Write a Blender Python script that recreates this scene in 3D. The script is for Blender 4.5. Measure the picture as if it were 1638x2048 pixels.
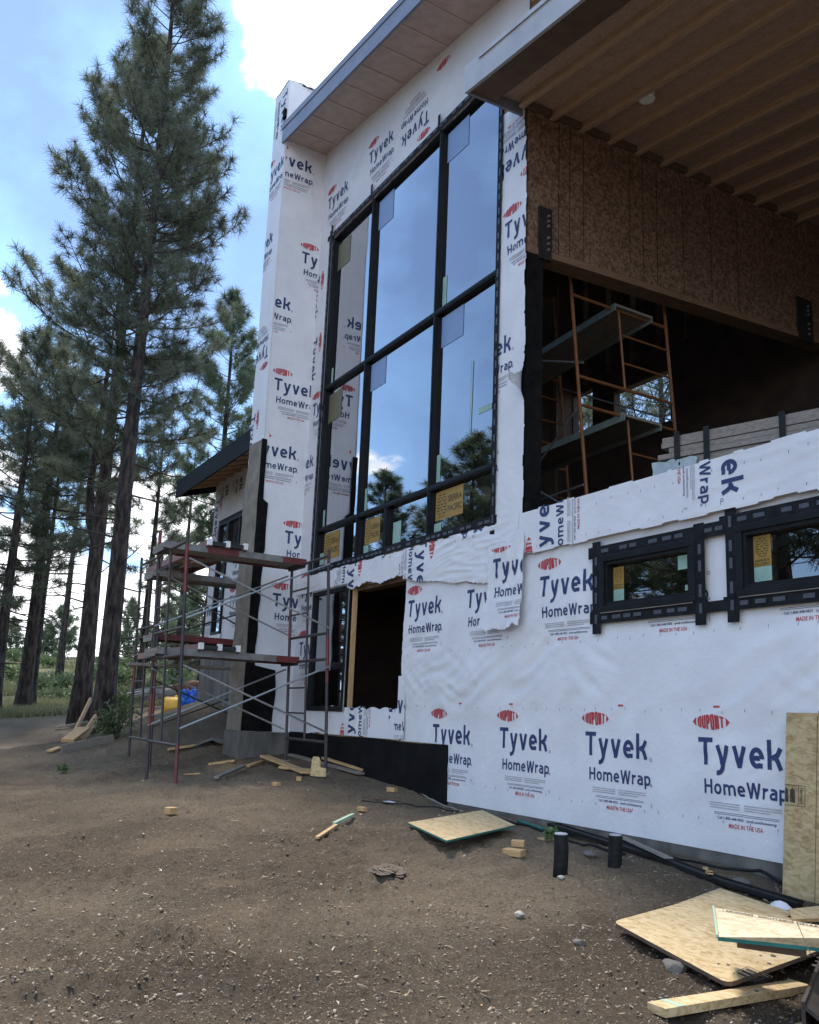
import bpy, bmesh, math, random
import numpy as np
from mathutils import Vector, Matrix, Euler
for o in list(bpy.data.objects): bpy.data.objects.remove(o)
SC = bpy.context.scene; COL = SC.collection
rnd = random.Random(7); npr = np.random.default_rng(7)

# ------------------------------------------------------------------ camera
def cam_axes(yaw, pitch, roll):
    f = np.array([-math.cos(yaw)*math.cos(pitch), math.sin(yaw)*math.cos(pitch), math.sin(pitch)])
    r = np.cross(f, [0, 0, 1]); r /= np.linalg.norm(r); u = np.cross(r, f)
    c, s = math.cos(roll), math.sin(roll)
    return c*r+s*u, -s*r+c*u, f
CR, CU, CF = cam_axes(*[math.radians(a) for a in (30.37, 10.99, 2.26)])
EYE = np.array([0, -5.4, 1.5]); FL, PX, PY = 1764., 819., 1092.
cam = bpy.data.objects.new('camera', bpy.data.cameras.new('camera')); COL.objects.link(cam)
m = Matrix.Identity(4)
for i in range(3):
    m[i][0], m[i][1], m[i][2], m[i][3] = CR[i], CU[i], -CF[i], EYE[i]
cam.matrix_world = m
cam.data.sensor_fit = 'HORIZONTAL'; cam.data.sensor_width = 36; cam.data.lens = 36*FL/1638
cam.data.shift_y = (PY-1024)/1638; cam.data.clip_start = .05; cam.data.clip_end = 2000
SC.camera = cam
def ray(x, y): return CF+CR*(x-PX)/FL-CU*(y-PY)/FL
def hit(x, y, ax, v):
    d = ray(x, y); return EYE+d*((v-EYE[ax])/d[ax])
def hY(x, y, v=0): return hit(x, y, 1, v)
def hX(x, y, v): return hit(x, y, 0, v)
def hZ(x, y, v): return hit(x, y, 2, v)
def far(px, py, r):                       # the point at ground range r metres on the sight line of a photo point
    d = ray(px, py); return EYE+d*(r/math.hypot(d[0], d[1]))

# ------------------------------------------------------------------ world, sun, exposure
SUN_EL, SUN_AZ = 62, 174                  # azimuth from +X towards +Y, degrees
SKY_STRENGTH = .15
SC.view_settings.view_transform = 'Standard'; SC.view_settings.look = 'None'
SC.view_settings.exposure = .82; SC.view_settings.gamma = 1
SC.view_settings.use_curve_mapping = False
W = bpy.data.worlds.new('World'); SC.world = W; W.use_nodes = True
def build_world():
    nt = W.node_tree; N = nt.nodes; L = nt.links
    for n in list(N): N.remove(n)
    out = N.new('ShaderNodeOutputWorld'); bg = N.new('ShaderNodeBackground'); bg.inputs[1].default_value = SKY_STRENGTH
    sky = N.new('ShaderNodeTexSky'); sky.sky_type = 'NISHITA'; sky.sun_disc = False
    sky.sun_elevation = math.radians(SUN_EL); sky.sun_rotation = math.radians(90-SUN_AZ)
    sky.air_density = 1.0; sky.dust_density = .6; sky.ozone_density = 1.3; sky.altitude = 2000
    tc = N.new('ShaderNodeTexCoord')
    def math_(op, a, b=None, c=None):
        n = N.new('ShaderNodeMath'); n.operation = op
        for i, v in enumerate((a, b, c)):
            if v is None: continue
            if isinstance(v, (int, float)): n.inputs[i].default_value = v
            else: L.new(v, n.inputs[i])
        return n.outputs[0]
    nz = N.new('ShaderNodeTexNoise'); nz.inputs['Scale'].default_value = 4.2; nz.inputs['Detail'].default_value = 9
    nz.inputs['Roughness'].default_value = .56
    mp = N.new('ShaderNodeMapping'); mp.inputs['Scale'].default_value = (1, 1, 1.5); mp.inputs['Location'].default_value = (.3, 1.7, .4)
    L.new(tc.outputs['Generated'], mp.inputs[0]); L.new(mp.outputs[0], nz.inputs['Vector'])
    sep = N.new('ShaderNodeSeparateXYZ'); L.new(tc.outputs['Generated'], sep.inputs[0])
    tot = math_('MULTIPLY', math_('SUBTRACT', nz.outputs[0], .5), 2.5)
    # clouds hang over these directions (a heap over the roof, heaps low in the west)
    for d, a0, a1, w in (((-.565, .365, .745), 8.5, 17.5, .80), ((-.935, .03, .31), 2, 8, .42), ((-.96, .25, .10), 5, 15, .55),
                         ((-.95, -.1, .13), 4, 14, .45), ((-.87, -.45, .245), 1, 5, .26), ((.3, .9, .35), 10, 35, .5), ((.6, -.6, .5), 12, 35, .5)):
        v = Vector(d).normalized(); dp = N.new('ShaderNodeVectorMath'); dp.operation = 'DOT_PRODUCT'
        L.new(tc.outputs['Generated'], dp.inputs[0]); dp.inputs[1].default_value = v
        mr = N.new('ShaderNodeMapRange'); mr.interpolation_type = 'SMOOTHSTEP'
        mr.inputs[1].default_value = math.cos(math.radians(a1)); mr.inputs[2].default_value = math.cos(math.radians(a0))
        mr.inputs[3].default_value = 0; mr.inputs[4].default_value = w
        L.new(dp.outputs['Value'], mr.inputs[0]); tot = math_('ADD', tot, mr.outputs[0])
    low = N.new('ShaderNodeMapRange'); low.inputs[1].default_value = .02; low.inputs[2].default_value = .2
    low.inputs[3].default_value = .42; low.inputs[4].default_value = 0; L.new(sep.outputs[2], low.inputs[0])
    tot = math_('ADD', tot, low.outputs[0])
    cm = N.new('ShaderNodeMapRange'); cm.interpolation_type = 'SMOOTHSTEP'
    cm.inputs[1].default_value = .35; cm.inputs[2].default_value = .50; L.new(tot, cm.inputs[0])
    thin = N.new('ShaderNodeMapRange'); thin.inputs[1].default_value = -.25; thin.inputs[2].default_value = .5
    thin.inputs[4].default_value = .42; L.new(tot, thin.inputs[0])
    mx0 = N.new('ShaderNodeMix'); mx0.data_type = 'RGBA'; L.new(thin.outputs[0], mx0.inputs[0])
    L.new(sky.outputs[0], mx0.inputs[6]); mx0.inputs[7].default_value = (3.3, 6.4, 10.4, 1)
    mx = N.new('ShaderNodeMix'); mx.data_type = 'RGBA'; L.new(cm.outputs[0], mx.inputs[0])
    L.new(mx0.outputs[2], mx.inputs[6]); mx.inputs[7].default_value = (8.6, 8.7, 9.0, 1)
    L.new(mx.outputs[2], bg.inputs[0]); L.new(bg.outputs[0], out.inputs[0])
build_world()
sd = bpy.data.lights.new('sun', 'SUN'); sd.energy = 3.0; sd.angle = math.radians(9); sd.color = (1, .95, .87)
sun = bpy.data.objects.new('sun', sd); COL.objects.link(sun)
se, sa = math.radians(SUN_EL), math.radians(SUN_AZ)
sun.rotation_euler = Vector((-math.cos(se)*math.cos(sa), -math.cos(se)*math.sin(sa), -math.sin(se))).to_track_quat('-Z', 'Y').to_euler()
sun.location = (0, 0, 40)
SC.cycles.max_bounces = 8; SC.cycles.transparent_max_bounces = 16; SC.cycles.use_denoising = True

# ------------------------------------------------------------------ noise
def noise2(x, y, seed=0):
    x = np.asarray(x, float); y = np.asarray(y, float)
    g = np.random.default_rng(seed); ang = g.random(4096)*2*np.pi; gx, gy = np.cos(ang), np.sin(ang)
    xi = np.floor(x).astype(np.int64); yi = np.floor(y).astype(np.int64); xf, yf = x-xi, y-yi
    def h(a, b): return ((a*374761393+b*668265263) ^ ((a*374761393+b*668265263) >> 13)) % 4096
    def dot(a, b, dx, dy): k = h(a, b); return gx[k]*dx+gy[k]*dy
    u = xf**3*(xf*(xf*6-15)+10); v = yf**3*(yf*(yf*6-15)+10)
    a = dot(xi, yi, xf, yf); b = dot(xi+1, yi, xf-1, yf); c = dot(xi, yi+1, xf, yf-1); d = dot(xi+1, yi+1, xf-1, yf-1)
    return ((a+u*(b-a))+v*((c+u*(d-c))-(a+u*(b-a))))*1.4
def fbm(x, y, seed, octs=4, gain=.5):
    s, a = 0, 1
    for i in range(octs): s = s+a*noise2(x*2**i, y*2**i, seed+i); a *= gain
    return s

# ------------------------------------------------------------------ materials
MATS = {}
def nodes(name):
    mt = bpy.data.materials.new(name); mt.use_nodes = True; MATS[name] = mt
    nt = mt.node_tree; return mt, nt.nodes, nt.links, nt.nodes['Principled BSDF']
def pm(name, c1, c2=None, scale=8, rough=.7, bump=0, bscale=None, stretch=(1, 1, 1), metal=0, detail=5, lo=.3, hi=.7, spec=.5, bdist=.01):
    mt, N, L, B = nodes(name)
    B.inputs['Roughness'].default_value = rough; B.inputs['Metallic'].default_value = metal
    B.inputs['Specular IOR Level'].default_value = spec
    tc = N.new('ShaderNodeTexCoord'); mp = N.new('ShaderNodeMapping'); mp.inputs['Scale'].default_value = stretch
    L.new(tc.outputs['Object'], mp.inputs[0])
    if c2:
        nz = N.new('ShaderNodeTexNoise'); nz.inputs['Scale'].default_value = scale; nz.inputs['Detail'].default_value = detail
        L.new(mp.outputs[0], nz.inputs['Vector'])
        rp = N.new('ShaderNodeValToRGB'); rp.color_ramp.elements[0].position = lo; rp.color_ramp.elements[1].position = hi
        rp.color_ramp.elements[0].color = (*c1, 1); rp.color_ramp.elements[1].color = (*c2, 1)
        L.new(nz.outputs[0], rp.inputs[0]); L.new(rp.outputs[0], B.inputs['Base Color'])
    else: B.inputs['Base Color'].default_value = (*c1, 1)
    if bump:
        nb = N.new('ShaderNodeTexNoise'); nb.inputs['Scale'].default_value = bscale or scale*3; nb.inputs['Detail'].default_value = 6
        L.new(mp.outputs[0], nb.inputs['Vector'])
        bp = N.new('ShaderNodeBump'); bp.inputs['Strength'].default_value = bump; bp.inputs['Distance'].default_value = bdist
        L.new(nb.outputs[0], bp.inputs['Height']); L.new(bp.outputs[0], B.inputs['Normal'])
    return mt
pm('wrap', (.68, .69, .73), (.77, .78, .82), 2.5, .55, .35, 24, spec=.35, bdist=.012)
pm('wrap_shaded', (.57, .57, .605), (.68, .68, .715), 1.6, .6, .4, 18, spec=.3, bdist=.012)  # dimmer copy of the wrap, shade beneath the eaves put into its colour
pm('navy', (.018, .032, .115), (.028, .048, .15), 30, .6)
pm('red', (.50, .045, .06), (.42, .05, .06), 30, .6)
pm('print_grey', (.36, .37, .42), (.5, .5, .53), 60, .6)
pm('frame_black', (.006, .007, .009), (.012, .014, .017), 6, .5, .05, 60, spec=.18)
pm('tape_black', (.007, .008, .010), (.018, .019, .023), 14, .6, .5, 40, bdist=.004, spec=.12)
pm('tape_print', (.085, .095, .12), (.035, .04, .05), 70, .5)
pm('black_membrane', (.006, .006, .007), (.013, .013, .014), 3, .8, .3, 16, spec=.08)
pm('felt', (.005, .005, .006), (.014, .013, .013), 9, .9, .4, 40, spec=.1)
pm('lath', (.15, .128, .10), (.27, .235, .19), 5, .7, .8, 90, bdist=.008)
pm('concrete', (.075, .072, .066), (.185, .176, .16), 3, .9, .4, 60, (1.6, 1.6, .6), detail=8)
pm('wood_new', (.42, .25, .105), (.58, .38, .18), 5, .65, .25, 40, (1, 7, 7))
pm('wood_joist', (.46, .27, .13), (.60, .38, .20), 5, .7, .2, 40, (1, 6, 6))
pm('ceiling_joist', (.38, .26, .175), (.48, .34, .24), 5, .75, .2, 40, (1, 6, 6))
pm('wood_old', (.17, .15, .125), (.30, .27, .23), 6, .8, .5, 50, (1, 9, 9))
pm('wood_dark', (.095, .062, .042), (.15, .10, .068), 6, .8, .3, 50)
pm('soffit', (.42, .33, .30), (.54, .43, .39), 7, .8, .2, 40)
pm('soffit_strip', (.55, .46, .40), (.46, .37, .31), 6, .8)
pm('fascia_grey', (.18, .20, .27), (.23, .25, .32), 4, .5, .1, 60)
pm('fascia_white', (.36, .37, .40), (.46, .47, .50), 4, .55, .1, 60)
pm('fascia_dark', (.010, .013, .016), (.018, .022, .026), 4, .7, spec=.1)
pm('steel_dark', (.018, .019, .022), (.04, .038, .036), 16, .45, .2, 60, metal=.3)
pm('rust_post', (.055, .035, .034), (.03, .03, .036), 7, .55, .3, 70)
pm('red_paint', (.19, .026, .026), (.085, .028, .028), 8, .5, .3, 60)
pm('galv', (.38, .39, .40), (.52, .53, .53), 12, .35, .1, 60, metal=.75)
pm('plank_alu', (.15, .14, .13), (.28, .265, .25), 7, .55, .3, 40, metal=.3)
pm('orange_paint', (.25, .095, .03), (.15, .06, .024), 9, .5, .2, 60)
pm('plank_green', (.17, .22, .20), (.24, .30, .275), 10, .5, .1, metal=.2)
pm('sticker_gold', (.29, .175, .03), (.36, .225, .045), 14, .5)
pm('sticker_dark', (.025, .022, .015), None)
pm('sticker_mint', (.24, .40, .34), (.30, .46, .39), 10, .5)
pm('ghost_label', (.16, .24, .42), (.22, .31, .50), 45, .4)
pm('ghost_amber', (.115, .105, .055), (.15, .135, .075), 20, .4)
pm('bark', (.012, .010, .010), (.085, .068, .060), 13, .95, 1, 15, (1, 1, .25), lo=.38, hi=.66, bdist=.08)
pm('twig', (.035, .026, .022), (.07, .052, .042), 8, .9)
def leaf(name, c1, c2, scale, tl=.45):
    mt, N, L, B = nodes(name); N.remove(B); out = [n for n in N if n.type == 'OUTPUT_MATERIAL'][0]
    tc = N.new('ShaderNodeTexCoord'); nz = N.new('ShaderNodeTexNoise'); nz.inputs['Scale'].default_value = scale; nz.inputs['Detail'].default_value = 5
    L.new(tc.outputs['Object'], nz.inputs['Vector']); rp = N.new('ShaderNodeValToRGB'); e = rp.color_ramp.elements
    e[0].position = .3; e[1].position = .7; e[0].color = (*c1, 1); e[1].color = (*c2, 1); L.new(nz.outputs[0], rp.inputs[0])
    d = N.new('ShaderNodeBsdfDiffuse'); t = N.new('ShaderNodeBsdfTranslucent'); g = N.new('ShaderNodeBsdfGlossy'); g.inputs['Roughness'].default_value = .45
    for n in (d, t): L.new(rp.outputs[0], n.inputs['Color'])
    m1 = N.new('ShaderNodeMixShader'); m1.inputs[0].default_value = tl; L.new(d.outputs[0], m1.inputs[1]); L.new(t.outputs[0], m1.inputs[2])
    m2 = N.new('ShaderNodeMixShader'); m2.inputs[0].default_value = .04; L.new(m1.outputs[0], m2.inputs[1]); L.new(g.outputs[0], m2.inputs[2]); L.new(m2.outputs[0], out.inputs[0])
leaf('needle', (.095, .118, .08), (.185, .205, .14), 1.1)
leaf('needle_far', (.10, .14, .08), (.18, .22, .125), .9)
leaf('bush_leaf', (.075, .115, .045), (.165, .21, .095), 2.2)
leaf('grass_blade', (.13, .15, .055), (.28, .26, .14), .35, .3)
pm('weed', (.07, .12, .035), (.12, .19, .06), 5, .6)
pm('log_grey', (.12, .095, .078), (.27, .235, .20), 5, .9, .8, 14, (1, 6, 6))
pm('pole_grey', (.17, .165, .165), (.32, .31, .31), 5, .8, .4, 30, (1, 8, 8))
pm('yellow', (.72, .36, .02), (.80, .45, .05), 4, .45)
pm('yellow_pale', (.72, .56, .26), (.8, .64, .34), 4, .5)
pm('tarp_blue', (.012, .075, .40), (.03, .16, .62), 6, .35, .3, 20)
pm('plastic_black', (.007, .007, .008), (.018, .018, .019), 9, .55, .2, 40, spec=.2)
pm('green_edge', (.008, .11, .095), (.02, .18, .15), 12, .6)
pm('green_pale', (.34, .46, .33), (.42, .52, .38), 12, .7)
pm('ink', (.035, .028, .022), (.09, .07, .05), 40, .7, lo=.45, hi=.75)
pm('rust', (.20, .07, .028), (.06, .032, .022), 8, .75, .5, 40)
pm('rust_dark', (.022, .019, .018), (.05, .035, .028), 9, .6, .4, 50)
pm('stone', (.10, .09, .08), (.18, .16, .14), 7, .9, .7, 20)
pm('stone_pale', (.32, .29, .25), (.44, .41, .37), 9, .9)
pm('chip_a', (.30, .235, .165), (.40, .33, .25), 9, .85)
pm('chip_b', (.20, .15, .10), (.31, .24, .17), 9, .9)
pm('chip_c', (.40, .34, .26), (.50, .43, .34), 9, .85)
pm('chip_d', (.09, .067, .049), (.14, .105, .077), 9, .95)
pm('dead_stem', (.33, .25, .15), (.45, .36, .23), 9, .9)
pm('white_plastic', (.72, .72, .73), (.8, .8, .8), 5, .4)
pm('siding', (.17, .145, .125), (.28, .245, .215), 9, .8, .4, 40, (1, 10, 10))
pm('bluewrap', (.25, .32, .35), (.36, .43, .45), 7, .5, .6, 20)
pm('lamp_white', (.7, .7, .7))
def osb(name, c1, c2, c3, k=1):
    mt, N, L, B = nodes(name); B.inputs['Roughness'].default_value = .75; B.inputs['Specular IOR Level'].default_value = .25
    tc = N.new('ShaderNodeTexCoord'); nz = N.new('ShaderNodeTexNoise'); nz.inputs['Scale'].default_value = 9; nz.inputs['Detail'].default_value = 3
    L.new(tc.outputs['Object'], nz.inputs['Vector'])
    mx = N.new('ShaderNodeMix'); mx.data_type = 'RGBA'; mx.blend_type = 'ADD'; mx.inputs[0].default_value = .09
    L.new(tc.outputs['Object'], mx.inputs[6]); L.new(nz.outputs[1], mx.inputs[7])
    cols = []
    for rot, sc in ((.35, (17, 52, 52)), (-.5, (21, 60, 60)), (1.2, (19, 50, 50))):
        mp = N.new('ShaderNodeMapping'); mp.inputs['Rotation'].default_value = (rot*.9, rot, rot); mp.inputs['Scale'].default_value = tuple(q*k for q in sc)
        L.new(mx.outputs[2], mp.inputs[0]); v = N.new('ShaderNodeTexVoronoi'); v.inputs['Scale'].default_value = 1
        L.new(mp.outputs[0], v.inputs['Vector']); s = N.new('ShaderNodeSeparateColor'); L.new(v.outputs['Color'], s.inputs[0]); cols.append(s.outputs[0])
    a = N.new('ShaderNodeMath'); a.operation = 'ADD'; L.new(cols[0], a.inputs[0]); L.new(cols[1], a.inputs[1])
    b = N.new('ShaderNodeMath'); b.operation = 'ADD'; L.new(a.outputs[0], b.inputs[0]); L.new(cols[2], b.inputs[1])
    d = N.new('ShaderNodeMath'); d.operation = 'DIVIDE'; L.new(b.outputs[0], d.inputs[0]); d.inputs[1].default_value = 3
    rp = N.new('ShaderNodeValToRGB'); e = rp.color_ramp.elements; e[0].position = .2; e[0].color = (*c1, 1); e[1].position = .72; e[1].color = (*c3, 1)
    k = e.new(.45); k.color = (*c2, 1)
    L.new(d.outputs[0], rp.inputs[0]); L.new(rp.outputs[0], B.inputs['Base Color'])
    bp = N.new('ShaderNodeBump'); bp.inputs['Strength'].default_value = .25; bp.inputs['Distance'].default_value = .004
    L.new(d.outputs[0], bp.inputs['Height']); L.new(bp.outputs[0], B.inputs['Normal'])
osb('osb', (.44, .30, .14), (.58, .42, .22), (.66, .50, .29))
osb('osb_pale', (.52, .40, .24), (.63, .50, .32), (.70, .58, .40))
osb('osb_worn', (.32, .225, .105), (.43, .32, .165), (.51, .395, .225))
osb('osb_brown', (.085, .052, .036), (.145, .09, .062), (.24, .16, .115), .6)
pm('wood_header', (.15, .09, .055), (.22, .14, .085), 6, .8, .2, 40, (6, 1, 6))
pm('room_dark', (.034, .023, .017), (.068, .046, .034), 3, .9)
osb('ceiling_board', (.36, .26, .20), (.41, .30, .24), (.46, .34, .28))
def glass(name, base, gain, tint):
    mt, N, L, B = nodes(name); N.remove(B); out = [n for n in N if n.type == 'OUTPUT_MATERIAL'][0]
    g = N.new('ShaderNodeBsdfGlossy'); g.inputs['Roughness'].default_value = 0; g.inputs['Color'].default_value = (.93, .95, 1, 1)
    t = N.new('ShaderNodeBsdfTransparent'); t.inputs['Color'].default_value = (*tint, 1)
    lw = N.new('ShaderNodeLayerWeight'); lw.inputs['Blend'].default_value = .5
    p = N.new('ShaderNodeMath'); p.operation = 'POWER'; p.inputs[1].default_value = 2.2; L.new(lw.outputs['Facing'], p.inputs[0])
    ma = N.new('ShaderNodeMath'); ma.operation = 'MULTIPLY_ADD'; ma.inputs[1].default_value = gain; ma.inputs[2].default_value = base
    ma.use_clamp = True; L.new(p.outputs[0], ma.inputs[0])
    ms = N.new('ShaderNodeMixShader'); L.new(ma.outputs[0], ms.inputs[0]); L.new(t.outputs[0], ms.inputs[1]); L.new(g.outputs[0], ms.inputs[2])
    nz = N.new('ShaderNodeTexNoise'); nz.inputs['Scale'].default_value = 1.3; nz.inputs['Detail'].default_value = 1
    tc = N.new('ShaderNodeTexCoord'); L.new(tc.outputs['Object'], nz.inputs['Vector'])
    bp = N.new('ShaderNodeBump'); bp.inputs['Strength'].default_value = .03; bp.inputs['Distance'].default_value = .05
    L.new(nz.outputs[0], bp.inputs['Height']); L.new(bp.outputs[0], g.inputs['Normal'])
    L.new(ms.outputs[0], out.inputs[0])
glass('glass', .21, .9, (.22, .24, .27))
def ground_mat():
    mt, N, L, B = nodes('dirt'); B.inputs['Roughness'].default_value = .95; B.inputs['Specular IOR Level'].default_value = .15
    geo = N.new('ShaderNodeNewGeometry')
    def nz(s, d=6, r=.6):
        n = N.new('ShaderNodeTexNoise'); n.inputs['Scale'].default_value = s; n.inputs['Detail'].default_value = d; n.inputs['Roughness'].default_value = r
        L.new(geo.outputs['Position'], n.inputs['Vector']); return n.outputs[0]
    def ramp(f, p0, c0, p1, c1):
        r = N.new('ShaderNodeValToRGB'); e = r.color_ramp.elements; e[0].position = p0; e[1].position = p1
        e[0].color = (*c0, 1); e[1].color = (*c1, 1); L.new(f, r.inputs[0]); return r.outputs[0]
    def mix(f, a, b, bt='MIX'):
        n = N.new('ShaderNodeMix'); n.data_type = 'RGBA'; n.blend_type = bt
        if isinstance(f, float): n.inputs[0].default_value = f
        else: L.new(f, n.inputs[0])
        L.new(a, n.inputs[6]); L.new(b, n.inputs[7]); return n.outputs[2]
    base = ramp(nz(.9, 8), .30, (.168, .130, .090), .70, (.34, .272, .195))
    fine = ramp(nz(42, 10, .82), .34, (.075, .056, .039), .66, (.44, .345, .24))
    c = mix(.62, base, fine)
    damp = ramp(nz(.42, 5, .55), .42, (.62, .60, .60), .60, (1.08, 1.06, 1.03)); c = mix(1.0, c, damp, 'MULTIPLY')
    rusty = N.new('ShaderNodeMapRange'); rusty.inputs[1].default_value = .56; rusty.inputs[2].default_value = .70; rusty.inputs[4].default_value = .35; L.new(nz(1.7, 6, .6), rusty.inputs[0])
    c = mix(rusty.outputs[0], c, ramp(nz(9, 4), .3, (.26, .175, .105), .7, (.39, .275, .175)))
    v = N.new('ShaderNodeTexVoronoi'); v.inputs['Scale'].default_value = 85; L.new(geo.outputs['Position'], v.inputs['Vector'])
    sp = N.new('ShaderNodeSeparateColor'); L.new(v.outputs['Color'], sp.inputs[0])
    spk = N.new('ShaderNodeMath'); spk.operation = 'GREATER_THAN'; spk.inputs[1].default_value = .82; L.new(sp.outputs[0], spk.inputs[0])
    spd = N.new('ShaderNodeMath'); spd.operation = 'LESS_THAN'; spd.inputs[1].default_value = .34; L.new(v.outputs['Distance'], spd.inputs[0])
    spm = N.new('ShaderNodeMath'); spm.operation = 'MULTIPLY'; L.new(spk.outputs[0], spm.inputs[0]); L.new(spd.outputs[0], spm.inputs[1])
    spc = ramp(sp.outputs[1], .2, (.16, .13, .10), .9, (.33, .29, .24))
    c = mix(spm.outputs[0], c, spc)
    # grassy hill far to the west
    sx = N.new('ShaderNodeSeparateXYZ'); L.new(geo.outputs['Position'], sx.inputs[0])
    mr = N.new('ShaderNodeMapRange'); mr.inputs[1].default_value = -25; mr.inputs[2].default_value = -33; L.new(sx.outputs[0], mr.inputs[0])
    gm = N.new('ShaderNodeMath'); gm.operation = 'MULTIPLY'; L.new(mr.outputs[0], gm.inputs[0])
    g2 = N.new('ShaderNodeMapRange'); g2.inputs[1].default_value = .38; g2.inputs[2].default_value = .55; L.new(nz(.35, 6), g2.inputs[0]); L.new(g2.outputs[0], gm.inputs[1])
    gc = ramp(nz(.8, 8), .35, (.075, .105, .035), .7, (.19, .18, .085))
    c = mix(gm.outputs[0], c, gc)
    L.new(c, B.inputs['Base Color'])
    ad = N.new('ShaderNodeMath'); ad.operation = 'MULTIPLY_ADD'; ad.inputs[1].default_value = .35; L.new(nz(120, 5), ad.inputs[0]); L.new(nz(34, 10, .78), ad.inputs[2])
    bp = N.new('ShaderNodeBump'); bp.inputs['Strength'].default_value = 1; bp.inputs['Distance'].default_value = .055
    L.new(ad.outputs[0], bp.inputs['Height']); L.new(bp.outputs[0], B.inputs['Normal'])
ground_mat()

# ------------------------------------------------------------------ mesh helpers
class MB:
    def __init__(s): s.v, s.f, s.m, s.slots = [], [], [], []
    def slot(s, n):
        if n not in s.slots: s.slots.append(n)
        return s.slots.index(n)
    def add(s, vs, fs, mat):
        b = len(s.v); k = s.slot(mat); s.v += [tuple(map(float, p)) for p in vs]
        for f in fs: s.f.append(tuple(b+i for i in f)); s.m.append(k)
    def box(s, lo, hi, mat):
        (a, b, c), (d, e, f) = lo, hi
        s.add([(a, b, c), (d, b, c), (d, e, c), (a, e, c), (a, b, f), (d, b, f), (d, e, f), (a, e, f)],
              [(0, 3, 2, 1), (4, 5, 6, 7), (0, 1, 5, 4), (1, 2, 6, 5), (2, 3, 7, 6), (3, 0, 4, 7)], mat)
    def slab(s, q, t, mat, side=None):      # quad q (top face, any winding), thickness t downwards along its normal
        q = [np.array(p, float) for p in q]; n = np.cross(q[1]-q[0], q[2]-q[0]); n /= np.linalg.norm(n)
        if n[2] < 0: q = q[::-1]; n = -n
        k = len(q); vs = q+[p-n*t for p in q]
        s.add(vs, [tuple(range(k)), tuple(range(2*k-1, k-1, -1))], mat)
        b = len(s.v)-2*k; kk = s.slot(side or mat)
        for i in range(k): j = (i+1) % k; s.f.append((b+i, b+k+i, b+k+j, b+j)); s.m.append(kk)
    def bar(s, p, q, w, h, mat, up=(0, 0, 1)):
        p, q = np.array(p, float), np.array(q, float); d = (q-p)/np.linalg.norm(q-p); up = np.array(up, float)
        if abs(d@up) > .97: up = np.array([0, 1., 0])
        x = np.cross(d, up); x /= np.linalg.norm(x); y = np.cross(x, d); vs = []
        for o in (p, q):
            for a, b in ((-1, -1), (1, -1), (1, 1), (-1, 1)): vs.append(o+x*a*w/2+y*b*h/2)
        s.add(vs, [(0, 1, 2, 3), (7, 6, 5, 4), (0, 4, 5, 1), (1, 5, 6, 2), (2, 6, 7, 3), (3, 7, 4, 0)], mat)
    def tube(s, pts, r, mat, n=8, caps=True):
        pts = [np.array(p, float) for p in pts]; rs = r if hasattr(r, '__len__') else [r]*len(pts); vs = []
        for i, p in enumerate(pts):
            d = pts[min(i+1, len(pts)-1)]-pts[max(i-1, 0)]; d = d/(np.linalg.norm(d)+1e-9)
            up = np.array([0, 0, 1.]) if abs(d[2]) < .9 else np.array([1., 0, 0])
            x = np.cross(d, up); x /= np.linalg.norm(x); y = np.cross(d, x)
            for k in range(n): a = 2*math.pi*k/n; vs.append(p+(x*math.cos(a)+y*math.sin(a))*rs[i])
        fs = [(i*n+k, i*n+(k+1) % n, (i+1)*n+(k+1) % n, (i+1)*n+k) for i in range(len(pts)-1) for k in range(n)]
        if caps: fs += [tuple(range(n-1, -1, -1)), tuple(range((len(pts)-1)*n, len(pts)*n))]
        s.add(vs, fs, mat)
    def build(s, name, parent=None, smooth=False, bevel=0):
        me = bpy.data.meshes.new(name); me.from_pydata(s.v, [], s.f)
        for n in s.slots: me.materials.append(MATS[n])
        me.polygons.foreach_set('material_index', s.m)
        if smooth: me.polygons.foreach_set('use_smooth', [True]*len(s.f))
        o = bpy.data.objects.new(name, me); COL.objects.link(o)
        if parent: o.parent = parent; o.matrix_parent_inverse = Matrix.Translation(-Vector(parent_loc(parent)))
        if bevel:
            b = o.modifiers.new('bevel', 'BEVEL'); b.width = bevel; b.segments = 2; b.limit_method = 'ANGLE'
        return o
def parent_loc(o): return o.location if o.parent is None else Vector((0, 0, 0))   # parts sit at the world origin
def tag(o, label, cat, group=None, kind=None):
    o['label'] = label; o['category'] = cat
    if group: o['group'] = group
    if kind: o['kind'] = kind
    return o
def thing(name, label, cat, loc, group=None):
    o = bpy.data.objects.new(name, None); COL.objects.link(o); o.location = [float(c) for c in loc]; o.empty_display_size = .2
    return tag(o, label, cat, group)
def struct(o): o['kind'] = 'structure'; return o
def fast_mesh(name, verts, loops, counts, mats, idx, parent=None, smooth=False):
    me = bpy.data.meshes.new(name); nf = len(counts)
    me.vertices.add(len(verts)); me.vertices.foreach_set('co', np.asarray(verts, np.float32).ravel())
    me.loops.add(len(loops)); me.loops.foreach_set('vertex_index', np.asarray(loops, np.int32))
    me.polygons.add(nf); me.polygons.foreach_set('loop_start', np.concatenate([[0], np.cumsum(counts)[:-1]]).astype(np.int32))
    for n in mats: me.materials.append(MATS[n])
    me.polygons.foreach_set('material_index', np.asarray(idx, np.int32))
    if smooth: me.polygons.foreach_set('use_smooth', np.ones(nf, bool))
    me.update(calc_edges=True); me.validate()
    o = bpy.data.objects.new(name, me); COL.objects.link(o)
    if parent: o.parent = parent; o.matrix_parent_inverse = Matrix.Translation(-Vector(parent_loc(parent)))
    return o

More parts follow.
